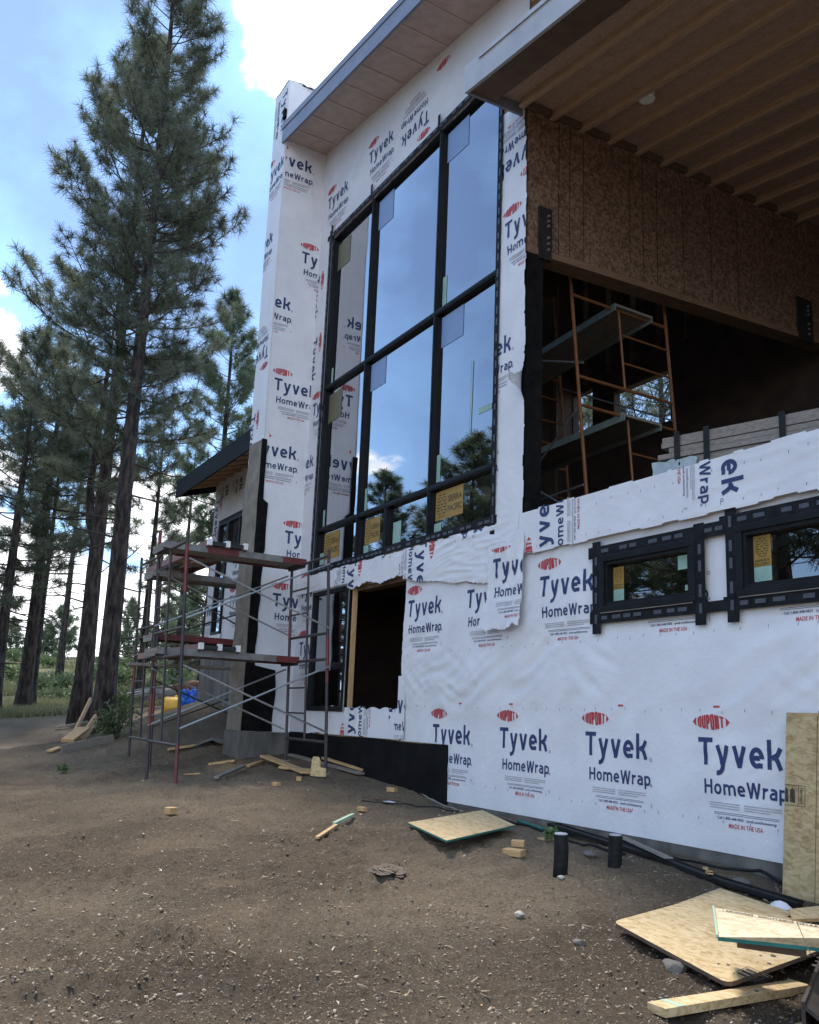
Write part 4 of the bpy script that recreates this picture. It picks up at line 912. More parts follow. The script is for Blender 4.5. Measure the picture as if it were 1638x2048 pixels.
# pines behind the house, seen through the far windows; pines behind the camera side, seen only mirrored in the glass
def more(src, x, y, s, rz, lb, g, wide=1):
    c = copy_tree(src); c.location = on_ground((x, y, 0)); c.scale = (s*wide, s*wide, s); c.rotation_euler.z = rz; c['label'] = lb; c['group'] = g; return c
G2 = 'pines behind the house seen through its back windows'
for px, r, s, src, rz, lb in ((1295, 38, .9, t3, 1, 'dark pine filling the wider back window of the upper room'), (1178, 42, .9, t4, 2, 'pine seen through the narrow back window of the upper room'), (1325, 22, .85, t3, 3, 'pine trunk at the right side of the wider back window')):
    p = far(px, 800, r); more(src, p[0], p[1], s, rz, lb, G2)
G3 = 'pines facing the house, mirrored in its window glass'
for x, y, s, src, rz, lb in ((-19.8, -8.1, .565, t4, .4, 'round topped pine mirrored in the right column of the tall window'), (-25.2, -11.5, .84, t5, 1.3, 'pine mirrored low in the middle column of the tall window'), (-29.5, -10.6, .63, t4, 2.2, 'pine mirrored at the left foot of the middle column'),
                             (-27, -14.5, .56, t2, 3.1, 'wide pine mirrored between the two round tops'), (-12.2, -11.2, .9, t3, 4.0, 'thick trunk mirrored in the second awning window'), (-18.5, -15, .62, t1, 5.0, 'pine mirrored in the first awning window'), (-21, -12.5, .62, t2, .9, 'dense pine mirrored behind the gold stickers'), (-15.5, -12.6, .55, t4, 1.9, 'low pine mirrored in the first awning window'), (-24, -18, .85, t3, 2.9, 'far pine mirrored in the lower panes')):
    more(src, x, y, s, rz, lb, G3, 1.7)

# ------------------------------------------------------------------ bushes, weeds, grass
def bush(name, label, cat, base, R, H, n, leaf, seed, mat, group=None, stems=True):
    r = np.random.default_rng(seed); root = thing(name, label, cat, base, group); base = np.array(base, float)
    if stems:
        sb = MB()
        for k in range(9):
            a = r.random()*6.28; e = base+[math.cos(a)*R*.6, math.sin(a)*R*.6, H*r.uniform(.6, 1)]; sb.tube([base-[0, 0, .03], base+(e-base)*.5+[0, 0, H*.12], e], [.016, .010, .003], 'twig', 4, False)
        sb.build('stem', root)
    cl = r.normal(0, 1, (14, 3)); cl /= np.linalg.norm(cl, axis=1, keepdims=True); cl = cl*[R*.62, R*.62, H*.33]+[0, 0, H*.55]
    k = r.integers(0, 14, n); p = base+cl[k]+r.normal(0, 1, (n, 3))*[R*.24, R*.24, H*.17]; p[:, 2] = np.maximum(p[:, 2], base[2]+.02)
    d = r.normal(0, 1, (n, 3)); d[:, 2] += .5; d /= np.linalg.norm(d, axis=1, keepdims=True); s = np.cross(d, r.normal(0, 1, (n, 3))); s /= np.linalg.norm(s, axis=1, keepdims=True)
    l = leaf*r.uniform(.6, 1.3, (n, 1)); V = np.stack([p, p+d*l*.5+s*l*.28, p+d*l, p+d*l*.5-s*l*.28], 1).reshape(-1, 3)
    fast_mesh('foliage', V, np.arange(n*4), np.full(n, 4), [mat], np.zeros(n), root); return root
bush('bush', 'leafy dark bush at the foot of the tallest pine', 'bush', gp(232, 1478), .36, .62, 800, .07, 31, 'bush_leaf')
bush('bush', 'upright green sapling beside the stacked poles', 'bush', gp(243, 1440), .28, .75, 520, .08, 32, 'bush_leaf')
bush('weed', 'bright green weed clump alone in the brown dirt', 'weed', gp(126, 1545), .09, .09, 160, .04, 33, 'weed', stems=False)
bush('weed', 'green weed beside the black drain pipe stub', 'weed', gp(1102, 1683), .07, .10, 120, .04, 34, 'weed', stems=False)
bush('weed', 'tiny green sprout against the concrete footing', 'weed', hZ(1412, 1728, .44), .05, .10, 70, .04, 35, 'weed', stems=False)
hb = bush('hill_shrub', 'low green shrub on the grassy slope left of the forked trunk', 'shrub', on_ground(far(60, 1395, 42)), .9, .8, 700, .16, 36, 'bush_leaf', 'shrubs on the grassy hill')
rr = random.Random(5)
for i, (px, r, s, lb) in enumerate(((112, 44, 1.0, 'rounded shrub on the slope between the two big left trunks'), (15, 50, 1.1, 'green shrub on the slope at the left edge'), (185, 50, 1.2, 'shrub between the forked trunk and the tallest trunk'), (250, 46, 1.1, 'shrub on the slope above the long grey log'), (300, 40, .9, 'shrub above the stacked poles'), (345, 44, 1.2, 'shrub on the slope above the yellow drum'), (385, 42, 1.1, 'shrub above the blue tarp'),
                                (95, 62, 1.1, 'large pale shrub high on the hill between the left trunks'), (20, 70, 1.1, 'large shrub high on the hill at the left edge'), (180, 64, 1.0, 'large shrub high on the hill behind the forked trunk'), (240, 60, 1.0, 'large shrub high on the hill right of the tallest trunk'), (300, 58, 1.1, 'large shrub high on the hill behind the scaffolding'), (128, 36, .7, 'low shrub at the near edge of the grass'), (72, 37, .6, 'small shrub beside the leftmost trunk'))):
    c = copy_tree(hb); c.location = on_ground(far(px, 1400, r)); c.scale = (s, s, s*rr.uniform(.7, 1.1)); c.rotation_euler.z = i*1.1; c['label'] = lb
def blades(name, label, cat, n, sampler, h, w, mat, seed):
    r = np.random.default_rng(seed); x, y = sampler(r, n); z = gh(x, y); p = np.stack([x, y, z-.01], 1)
    k = len(x); a = r.random(k)*6.28; hh = h*r.uniform(.4, 1.2, k); s = np.stack([np.cos(a), np.sin(a), 0*a], 1)*w
    t = p+np.stack([r.normal(0, .3, k)*hh, r.normal(0, .3, k)*hh, hh], 1); V = np.stack([p-s, p+s, t], 1).reshape(-1, 3)
    o = fast_mesh(name, V, np.arange(k*3), np.full(k, 3), [mat], np.zeros(k)); tag(o, label, cat, kind='stuff'); return o
def hill_s(r, n):
    R = 27/(1-r.random(n)*.74); a = np.radians(r.uniform(158, 181, n)); x, y = R*np.cos(a), -5.4+R*np.sin(a)
    k = (noise2(x*.25, y*.25, 50)+.35*noise2(x*1.1, y*1.1, 51) > -.12); return x[k], y[k]
blades('grass', 'dry and green grass covering the hill behind the trees', 'grass', 60000, hill_s, .24, .035, 'grass_blade', 41)

# ------------------------------------------------------------------ scaffold towers
def frame(mb, a0, a1, b0, b1, levels, inner, post='rust_post', r=.022, extra=()):
    a0, a1, b0, b1 = [np.array(p, float) for p in (a0, a1, b0, b1)]
    A = lambda z: a0+(a1-a0)*(z-a0[2])/(a1[2]-a0[2]); B = lambda z: b0+(b1-b0)*(z-b0[2])/(b1[2]-b0[2])
    mb.tube([a0, a1], r, post, 8); mb.tube([b0, b1], r, post, 8)
    for z in levels: mb.tube([A(z), B(z)], r*.92, post, 8)
    if inner:
        f, segs = inner
        for z0, z1, zr in segs:
            I = lambda z: A(z)+(B(z)-A(z))*f; mb.tube([I(z0), I(z1)], r*.75, post, 7)
            for z in zr: mb.tube([I(z), B(z)], r*.6, post, 6)
    for z0, z1 in extra:
        mb.tube([A(z0), A(z1)], r*1.08, 'red_paint', 8); mb.tube([B(z0+.6), B(z0+1.0)], r*1.08, 'red_paint', 8)
GS = 'scaffold towers at the white chimney wing'
dD, dB = on_ground((-10.26, -2.35, 0)), on_ground((-11.60, -2.33, 0)); fF, fE = on_ground((-10.30, -.45, 0)), on_ground((-11.66, -.42, 0))
sc1 = thing('scaffold_tower', 'rusty red scaffold tower standing in front of the lower opening, nearer of the two', 'scaffolding', (-11, -1.4, .65), GS)
mb = MB(); frame(mb, dD, (-10.66, -2.35, 3.66), dB, (-12.03, -2.33, 3.66), (3.54, 2.46, 2.13, 1.08), (.55, [(2.14, 3.54, (2.8, 3.1, 3.32)), (1.08, 2.13, (1.4, 1.75))]), extra=((2.9, 3.5), (.66, 1.1))); mb.build('frame', sc1)
mb = MB(); frame(mb, fF, (-10.58, -.45, 3.66), fE, (-11.88, -.42, 3.66), (3.58, 2.54, 2.20, 1.15), (.52, [(2.2, 3.58, (2.87, 3.22)), (1.15, 2.2, (1.5, 1.84))]), extra=((1.9, 2.5),)); mb.build('frame', sc1)
for x, mt in ((-10.36, 'galv'), (-11.76, 'galv')):
    for (ya, za), (yb, zb) in (((-2.35, 1.27), (-.46, 2.10)), ((-2.35, 2.56), (-.46, 3.46)), ((-2.35, 3.30), (-.46, 2.60)), ((-2.35, 2.0), (-.46, 1.27))):
        mb = MB(); s = -.10*(za-2)/1.; mb.tube([(x-.11*(za-1.5)*.9+.05, ya, za), (x-.11*(zb-1.5)*.9+.05, yb, zb)], .0125, mt, 6); mb.build('brace', sc1)
mb = MB()
for p in (dD, dB, fF, fE): mb.box((p[0]-.05, p[1]-.05, p[2]-.01), (p[0]+.05, p[1]+.05, p[2]+.008), 'galv')
mb.build('base_plate', sc1)
sc2 = thing('scaffold_tower', 'rusty scaffold tower farther left behind the white chimney wing', 'scaffolding', (-14, -1, .7), GS)
a2, b2 = on_ground((-13.42, -1.82, 0)), on_ground((-14.72, -1.82, 0)); a3, b3 = on_ground((-13.42, .16, 0), .3), on_ground((-14.72, .16, 0), .3)
mb = MB(); frame(mb, a2, (-13.72, -1.85, 3.98), b2, (-15.0, -1.85, 3.98), (3.84, 2.75, 2.32, 1.02), (.5, [(2.32, 3.84, (2.6, 3.1, 3.45)), (1.02, 2.32, (1.5, 1.9))]), extra=((1.2, 2.2),)); mb.build('frame', sc2)
mb = MB(); frame(mb, a3, (-13.7, .16, 3.98), b3, (-15.0, .16, 3.98), (3.84, 2.75, 2.32), None); mb.build('frame', sc2)
for (ya, za), (yb, zb) in (((-1.83, 2.55), (.16, 3.3)), ((-1.83, 3.4), (.16, 2.5)), ((-1.83, 1.9), (.16, 1.15)), ((-1.83, 1.2), (.16, 2.0))):
    mb = MB(); mb.tube([(-13.55, ya, za), (-13.55, yb, zb)], .0125, 'rust_post', 6); mb.build('brace', sc2)
# planks on the towers
def plank_y(name, label, x0, x1, ya, yb, z, mat, side, group=None):
    root = thing(name, label, 'plank', ((x0+x1)/2, ya, z), group); mb = MB(); mb.box((x0+.022, ya, z), (x1-.022, yb, z+.045), mat)
    mb.build('deck', root); r = random.Random(int(abs(x0*100)+abs(z*77)))
    for xa, xb in ((x0, x0+.02), (x1-.02, x1)):
        mb = MB(); y = ya; k = 0
        while y < yb-.01:
            l = min(yb-y, r.uniform(.3, .7)); mb.box((xa, y, z-.03), (xb, y+l, z+.058), side[k % len(side)]); y += l; k += 1
        mb.build('side_rail', root)
    for y in (ya, yb-.05): mb = MB(); mb.box((x0+.03, y, z-.06), (x1-.03, y+.05, z-.001), 'steel_dark'); mb.build('hook', root)
    return root
GK = 'scaffold planks'
plank_y('scaffold_plank', 'red and grey metal plank along the top of the nearer scaffold tower', -12.02, -11.45, -2.42, -.38, 3.60, 'wood_old', ['plank_alu', 'red_paint', 'plank_alu', 'red_paint'], GK)
plank_y('scaffold_plank', 'metal plank at mid height of the nearer scaffold tower, red patch at its right end', -12.02, -11.45, -2.40, -.40, 2.21, 'wood_old', ['plank_alu', 'plank_alu', 'plank_alu', 'red_paint'], GK)
plank_y('scaffold_plank', 'plain grey plank at the top of the farther tower, ending behind the lath covered chimney', -14.1, -13.55, -2.0, .3, 3.52, 'wood_old', ['plank_alu'], GK)
plank_y('scaffold_plank', 'red edged plank at mid height of the farther tower', -14.2, -13.65, -1.9, .3, 2.56, 'wood_old', ['red_paint'], GK)
def plank_x(label, x0, x1, ya, yb, z):
    root = thing('bridging_plank', label, 'plank', (x1, ya, z), 'planks bridging the two towers'); mb = MB()
    for k in range(5): w = (yb-ya)/5; mb.box((x0, ya+k*w+.012, z+.03), (x1-.01, ya+(k+1)*w-.012, z+.052), 'wood_new' if k % 2 else 'wood_old')
    for k in range(6): x = x0+.15+k*(x1-x0-.3)/5; mb.box((x-.03, ya+.02, z-.01), (x+.03, yb-.02, z+.029), 'wood_old')
    mb.build('deck', root)
    for y in (ya, yb-.02): mb = MB(); mb.box((x0, y, z-.03), (x1, y+.02, z+.065), 'red_paint'); mb.build('side_rail', root)
    mb = MB(); mb.box((x1+.002, ya+.02, z-.005), (x1+.05, yb-.02, z+.05), 'steel_dark')
    for f in (.03, .48, .93): mb.box((x1+.004, ya+(yb-ya)*f-.02, z-.01), (x1+.075, ya+(yb-ya)*f+.035, z+.075), 'white_plastic')
    mb.build('hook', root)
plank_x('slatted plank bridging the two scaffold towers at the top, seen from below', -14.6, -11.42, -1.86, -1.30, 3.67)
plank_x('slatted plank bridging the two scaffold towers at mid height', -14.6, -11.42, -1.86, -1.30, 2.28)
p, q = hX(256, 1328, -13.5), hX(470, 1337, -13.5)
mb = MB(); mb.bar(p, q, .22, .045, 'wood_old'); tag(mb.build('wood_plank', bevel=.004), 'weathered wooden plank laid through the farther tower and sticking out to its left', 'plank')

# ------------------------------------------------------------------ scaffold inside the upper room
sc3 = thing('interior_scaffold', 'orange scaffold tower inside the dark upper room', 'scaffolding', (-8.3, 1.8, 3.5), None)
def oframe(x, dy):
    mb = MB(); frame(mb, (x, 1.21+dy, 3.51), (x, .80+dy, 7.7), (x, 2.75+dy, 3.51), (x, 2.33+dy, 7.7), (7.6, 6.40, 5.42, 5.08, 3.9), (.48, [(5.42, 6.40, (5.75, 6.1)), (3.9, 5.08, (4.3, 4.65))]), 'orange_paint', .021)
    mb.build('frame', sc3)
oframe(-7.3, 0); oframe(-9.45, .12)
for pa, pb in (((-7.3, 1.18, 3.75), (-9.45, 1.2, 5.0)), ((-7.3, 1.0, 5.0), (-9.45, 1.4, 4.0)), ((-7.3, 2.6, 5.2), (-9.45, 2.6, 6.3)), ((-7.35, 1.16, 4.16), (-9.4, 1.3, 4.16)), ((-7.3, 1.1, 5.6), (-9.45, 1.1, 6.4))):
    mb = MB(); mb.tube([pa, pb], .0125, 'galv', 6); mb.build('brace', sc3)
GI = 'green edged planks on the orange scaffold'
for (x0, y0, x1, y1, z, lb) in ((-7.22, 1.53, -10.1, 1.78, 6.38, 'green edged plank at the upper level of the orange scaffold'), (-7.22, 1.66, -10.1, 1.80, 5.03, 'green edged plank at the lower level of the orange scaffold'), (-7.4, .55, -10.2, .85, 7.62, 'green edged plank at the top of the orange scaffold, just under the board header')):
    root = thing('scaffold_plank', lb, 'plank', (x0, y0, z), GI); w = .62; mb = MB()
    mb.slab([(x0, y0+.021, z+.05), (x1, y1+.021, z+.05), (x1, y1+w-.021, z+.05), (x0, y0+w-.021, z+.05)], .03, 'wood_old'); mb.build('deck', root)
    for o in (0, w-.02): mb = MB(); mb.slab([(x0, y0+o, z+.052), (x1, y1+o, z+.052), (x1, y1+o+.02, z+.052), (x0, y0+o+.02, z+.052)], .085, 'plank_green'); mb.build('side_rail', root)
# bundle of siding boards on the deck edge
sd_ = thing('board_bundle', 'strapped bundle of grey siding boards lying on the deck edge', 'board stack', (-5.2, .2, 3.55))
dv = np.array([1.21, .36, 0]); dv /= np.linalg.norm(dv); nv = np.array([-dv[1], dv[0], 0]); O = np.array([-5.19, .14, 3.555]); r = random.Random(2)
for k in range(8):
    mb = MB(); s = r.uniform(-.06, .05); z = k*.05; j = r.uniform(0, .02)
    a = O+dv*s+nv*j+[0, 0, z+.004]
    for c in range(3):
        s2 = r.uniform(-.03, .03); mb.slab([a+dv*s2+nv*(c*.27)+[0, 0, .044], a+dv*4.2+nv*(c*.27)+[0, 0, .044], a+dv*4.2+nv*(c*.27+.262)+[0, 0, .044], a+dv*s2+nv*(c*.27+.262)+[0, 0, .044]], .044, 'siding')
    mb.build('board_layer', sd_)
for t in (.10, .36, .98, 2.2):
    mb = MB(); a = O+dv*t-nv*.012; e = dv*.05
    for pA, pB in ((a, a+[0, 0, .42]), (a+[0, 0, .42], a+nv*.86+[0, 0, .42])): mb.bar(pA+e/2, pB+e/2, .05, .006, 'plastic_black', up=nv if pA[2] < pB[2] else (0, 0, 1))
    mb.build('strap', sd_)
mb = MB(); pv = []
for i in range(14):
    for j in range(6): pv.append(O+dv*(-.10+i*.031)-nv*(.02+.012*math.sin(i*2.1+j*1.7))+[0, 0, .0+j*.036+.008*math.sin(i*1.3)])
mb.add(pv, [(i*6+j, i*6+j+1, (i+1)*6+j+1, (i+1)*6+j) for i in range(13) for j in range(5)], 'bluewrap'); mb.build('wrapping', sd_, True)

# ------------------------------------------------------------------ sheets of board on the ground
def board_quad(name, label, cat, q, t, mat, side=None, marks=(), group=None, corner=0):
    root = thing(name, label, cat, np.mean(q, 0), group)
    q = [np.array(p, float) for p in q]; mb = MB(); qq = []
    n = np.cross(q[1]-q[0], q[2]-q[0]); n /= np.linalg.norm(n); n = n if n[2] > 0 or abs(n[2]) < .2 else -n
    if corner:
        for i in range(4):
            a, b, c = q[i-1], q[i], q[(i+1) % 4]; da, dc = (a-b)/np.linalg.norm(a-b), (c-b)/np.linalg.norm(c-b)
            for k in range(5): u = k/4; qq.append(b+da*corner*(1-u)**2+dc*corner*u**2)
    else: qq = q
    N = 12
    mb.slab(qq, t, mat, side)
    if marks:
        mk = mb; U = q[1]-q[0]; V = q[3]-q[0]; lu, lv = np.linalg.norm(U), np.linalg.norm(V); U, V = U/lu, V/lv
        nn = n if n[2] > .15 or n[1] < 0 else -n
        for p, mt in marks: mk.add([q[0]+U*a+V*b+nn*.0015 for a, b in p], [tuple(range(len(p)))], mt)
    mb.build('panel', root); return root
def stamp(x, y, w, h, rot=0, seed=1, words=('APA', 'RATED SHEATHING', '24/16')):
    out = []; t = .0035
    def R(a, b, c, d): out.append([(a, b), (c, b), (c, d), (a, d)])
    R(0, 0, w, t); R(0, h-t, w, h); R(0, t, t, h-t); R(w-t, t, w, h-t); R(w*.68, t, w*.68+t, h-t)
    r = random.Random(seed)
    for k in range(3): R(w*.08, h*(.14+.27*k), w*(.5+.12*r.random()), h*(.14+.27*k+.17))
    for k in range(6): R(w*.74, h*(.1+.14*k), w*(.86+.08*r.random()), h*(.1+.14*k+.08))
    c, s = math.cos(rot), math.sin(rot); return [([(x+c*a-s*b, y+s*a+c*b) for a, b in p], 'ink') for p in out]
def fstamp(txt, x, y, w, h, flip=False):
    o = []
    for p, _, _ in fword(txt, 0, 0, w, h, 'ink'): o.append(([(x+(w-a if flip else a), y+(h-b if flip else b)) for a, b in p], 'ink'))
    return o
def line(a, b, w=.004):
    a, b = np.array(a), np.array(b); d = (b-a)/np.linalg.norm(b-a); n = np.array([-d[1], d[0]])*w/2; return [([tuple(a-n), tuple(b-n), tuple(b+n), tuple(a+n)], 'ink')]
GB = 'loose board sheets on the ground'
q = [hZ(815, 1645, .615), hZ(893, 1681, .60), hZ(1030, 1650, .64), hZ(965, 1620, .68)]
board_quad('board_sheet', 'clean tan board sheet lying alone beside the concrete footing', 'board sheet', q, .016, 'osb', 'green_edge', group=GB)
L_, B_, T_ = hZ(1225, 1843, .425), hZ(1455, 1967, .375), hZ(1445, 1783, .52); R_ = B_+(T_-L_)
mk = stamp(.93, .10, .16, .13, .1, 2)
for k in range(26):
    r = random.Random(k); a, b = .95+r.uniform(-.25, .2), .3+r.uniform(-.25, .45); s = r.uniform(.004, .022); mk.append(([(a+s*math.cos(t)*r.uniform(.7, 1.2), b+s*.7*math.sin(t)*r.uniform(.7, 1.2)) for t in np.linspace(0, 5.4, 7)], 'chip_d'))
board_quad('board_sheet', 'large tan board sheet with mud spots and a rounded corner, under the green edged sheet', 'board sheet', [L_, B_, R_, T_], .02, 'osb', 'wood_dark', mk, GB, corner=.06)
q = [hZ(1326, 1813, .44), hZ(1440, 1772, .50), hZ(1590, 1822, .50), hZ(1470, 1870, .44)]
board_quad('board_sheet', 'board sheet mostly hidden beneath the large mud spotted sheet', 'board sheet', [p-np.array([0, 0, .012]) for p in q], .014, 'osb', 'wood_dark', (), GB)
A_, B2 = hZ(1428, 1815, .64), hZ(1436, 1874, .60); C_ = hZ(1700, 1902, .61); D_ = hZ(1700, 1861, .68)
e = (C_-B2); e2 = D_-A_; C_, D_ = B2+e*1.3, A_+e2*1.3
w_ = np.linalg.norm(B2-A_); mk = []
lw = np.linalg.norm(D_-A_)
mk = line((.045, .02), (.045, lw*.98), .003)+line((.01, .45), (w_-.02, .45), .004)
for i, t in enumerate(('EXPOSURE 1', 'RATED SHEATHING', '24/16')):   # ink lettering along the long edge, read from the far side
    for p, m_ in fstamp(t, 0, 0, (.17, .30, .10)[i], .028): mk.append(([(.040-b, .05+(0, .20, .55)[i]+((.17, .30, .10)[i]-a)) for a, b in p], m_))
board_quad('board_sheet', 'green edged board sheet on top of the pile with ink lettering along its far edge', 'board sheet', [A_, B2, C_, D_], .016, 'osb_pale', 'green_edge', mk, GB)
mb = MB(); mb.bar(A_+(B2-A_)*.001+[-.004, 0, .001], B2+[-.004, 0, .001], .010, .016, 'green_pale'); root = mb.build('edge_strip'); root.parent = bpy.data.objects['board_sheet.003']; root.matrix_parent_inverse = Matrix.Translation(-root.parent.location)
m1, m2 = A_*.35+B2*.65+(C_-B2)*.13-np.array([0, 0, .05]), A_*.35+B2*.65+(C_-B2)*.55-np.array([0, 0, .06])
mb = MB(); mb.bar(m1, m2, .09, .05, 'wood_dark'); tag(mb.build('timber', bevel=.003), 'short dark timber propping up the green edged board sheet', 'timber')
q = [hZ(1578, 1818, .52), hZ(1585, 1838, .50), hZ(1700, 1835, .5), hZ(1700, 1805, .52)]
board_quad('board_sheet', 'tan board sheet at the right edge behind the green edged sheet', 'board sheet', q, .018, 'osb', 'wood_new', (), GB)
mb = MB(); c = hZ(1561, 1815, .47); pv = [c+np.array([.08*math.cos(a)*s, .05*math.sin(a)*s, .04*(1-s*s)]) for s in (0.001, .5, 1) for a in np.linspace(0, 6.28, 13)[:-1]]
mb.add(pv, [(j*12+i, j*12+(i+1) % 12, (j+1)*12+(i+1) % 12, (j+1)*12+i) for j in range(2) for i in range(12)], 'white_plastic'); tag(mb.build('plastic_cap', smooth=True), 'white plastic cap behind the board pile', 'cap')
# sheet leaning on the wall
q = [np.array((-3.93, -.20, .43)), np.array((-1.6, -.20, .43)), np.array((-1.6, -.065, 1.632)), np.array((-3.94, -.065, 1.632))]
mk = line((.235, .01), (.235, 1.19), .004)+line((.64, .01), (.64, 1.19), .004)
def wstamp(x, y):
    o = []; w, h, t = .175, .135, .004
    for a, b, c, d in ((0, 0, w, t), (0, h-t, w, h), (0, 0, t, h), (w-t, 0, w, h), (w*.70, 0, w*.70+t, h)): o.append(([(x+a, y+b), (x+c, y+b), (x+c, y+d), (x+a, y+d)], 'ink'))
    for k in range(2): o.append(([(x+.012+k*.05, y+.025), (x+.052+k*.05, y+.02), (x+.048+k*.05, y+.10), (x+.03+k*.05, y+.118), (x+.012+k*.05, y+.10)], 'ink'))
    for p, _, _ in fword('Norbord', 0, 0, .105, .03, 'ink'): o.append(([(x+w*.76+b, y+h*.9-a) for a, b in p], 'ink'))
    return o
mk += wstamp(-.055, .60)[0:0]+[([(max(a, .004), b) for a, b in p], m_) for p, m_ in wstamp(-.02, .60) if max(a for a, b in p) > .01]+wstamp(.28, .575)
board_quad('leaning_board', 'worn board sheet leaning against the white wall at the right edge, stamped with ink boxes', 'board sheet', q, .014, 'osb_worn', 'wood_new', mk)
# ------------------------------------------------------------------ lumber, blocks and scraps
def lumber(name, label, pa, pb, w, t, mat, cat='board', lift=0, la=0, lb=0, group=None, extra=None):
    a, b = gp(*pa, t/2+lift+la), gp(*pb, t/2+lift+lb); mb = MB(); mb.bar(a, b, w, t, mat)
    if extra: mb.bar(a+(b-a)*extra[0]+[0, 0, t/2+.0005], a+(b-a)*extra[1]+[0, 0, t/2+.0005], w*1.01, .002, 'green_pale')
    return tag(mb.build(name, bevel=.003), label, cat, group)
GL = 'loose lumber on the dirt'
lumber('plank_offcut', 'long pale plank in the foreground with a green paint mark near one end', (1313, 2033), (1602, 1984), .10, .036, 'osb', 'plank', .004, 0, .0, GL, (.08, .12))
lumber('plank_offcut', 'pale plank end cut off by the lower right corner', (1612, 2074), (1720, 2046), .12, .03, 'wood_new', 'plank', .0, 0, 0, GL)
lumber('plank_offcut', 'short yellow plank lying flat left of the chimney base', (335, 1503), (392, 1494), .14, .038, 'wood_new', 'plank', .01, 0, 0, GL)
lumber('plank_offcut', 'thin yellow stick in front of the chimney base', (418, 1531), (470, 1524), .06, .035, 'wood_new', 'plank', .0, 0, 0, GL)
lumber('plank_offcut', 'greyish stick sloping toward the chimney base', (432, 1562), (487, 1541), .06, .03, 'wood_old', 'plank', .02, 0, .02, GL)
lumber('plank_offcut', 'short stub of stick nearest the chimney base', (495, 1537), (524, 1527), .06, .03, 'wood_new', 'plank', .01, 0, 0, GL)
lumber('plank_offcut', 'wide yellow plank under the nearer scaffold tower', (528, 1525), (612, 1553), .13, .03, 'wood_new', 'plank', .03, .04, 0, GL)
lumber('plank_offcut', 'second yellow plank crossing beneath the scaffold frame', (560, 1540), (640, 1548), .10, .03, 'wood_new', 'plank', .015, 0, 0, GL)
lumber('plank_offcut', 'long green stained board against the black foundation', (580, 1514), (722, 1553), .10, .03, 'wood_old', 'plank', .02, 0, 0, GL)
lumber('plank_offcut', 'yellow board lying along the black foundation', (648, 1526), (728, 1551), .09, .03, 'wood_new', 'plank', .05, 0, 0, GL)
lumber('plank_offcut', 'thin pale lath on the dirt in front of the left scaffold leg', (370, 1551), (402, 1549), .035, .02, 'wood_new', 'plank', 0, 0, 0, GL)
lumber('plank_offcut', 'narrow strip with green edge on the dirt left of the lone sheet', (668, 1654), (706, 1636), .035, .03, 'green_pale', 'plank', .01, 0, 0, GL)
lumber('plank_offcut', 'narrow tan strip continuing the green edged strip', (634, 1680), (672, 1656), .035, .02, 'wood_new', 'plank', .005, 0, 0, GL)
lumber('plank_offcut', 'grey strip lying along the footing behind the second pipe stub', (1243, 1688), (1338, 1733), .07, .012, 'wood_old', 'plank', .05, 0, 0, GL)
lumber('plank_offcut', 'thin branch like stick before the black foundation', (724, 1600), (800, 1604), .02, .02, 'wood_dark', 'plank', .01, 0, 0, GL)
def block(label, px, py, s, rz, mat='wood_new', name='wood_block', lift=0):
    p = gp(px, py, lift); mb = MB(); mb.box((-s[0]/2, -s[1]/2, 0), (s[0]/2, s[1]/2, s[2]), mat); o = mb.build(name, bevel=.003)
    o.location = p; o.rotation_euler.z = rz; return tag(o, label, 'wood block', 'wood block offcuts')
block('small square wood block alone in the middle of the dirt', 341, 1630, (.09, .09, .06), .3)
block('flat wood block at the bottom of a two block heap', 1028, 1712, (.15, .10, .05), .5)
block('wood block set on the flat block beside the lone sheet', 1036, 1706, (.10, .09, .045), .8, lift=.048)
block('small brown block below the plank heap under the scaffold', 552, 1572, (.10, .06, .04), .2)
block('little yellow block end beside the cardboard coloured scrap', 598, 1562, (.06, .05, .05), .9)
block('brown block on the dirt bank by the black foundation', 784, 1584, (.11, .07, .05), .4)
block('brown block lying nearer the camera on the same dirt bank', 724, 1623, (.10, .05, .04), .2)
block('square orange board chip lying flat by the first pipe stub', 1088, 1680, (.16, .13, .012), .4)
# upright scrap below the scaffold
c = gp(628, 1552); mb = MB(); pv = []
for dy in (0, .018):
    for a, z in ((0, 0), (.34, 0), (.34, .10), (.20, .11), (.19, .19), (.15, .23), (.05, .23), (.02, .2)): pv.append(c+np.array([a*.55, -.05+a*.3+dy, z]))
mb.add(pv, [tuple(range(7, -1, -1)), tuple(range(8, 16))]+[(i, (i+1) % 8, 8+(i+1) % 8, 8+i) for i in range(8)], 'osb'); tag(mb.build('board_scrap'), 'cut board scrap standing upright at the foot of the nearer scaffold', 'board scrap')
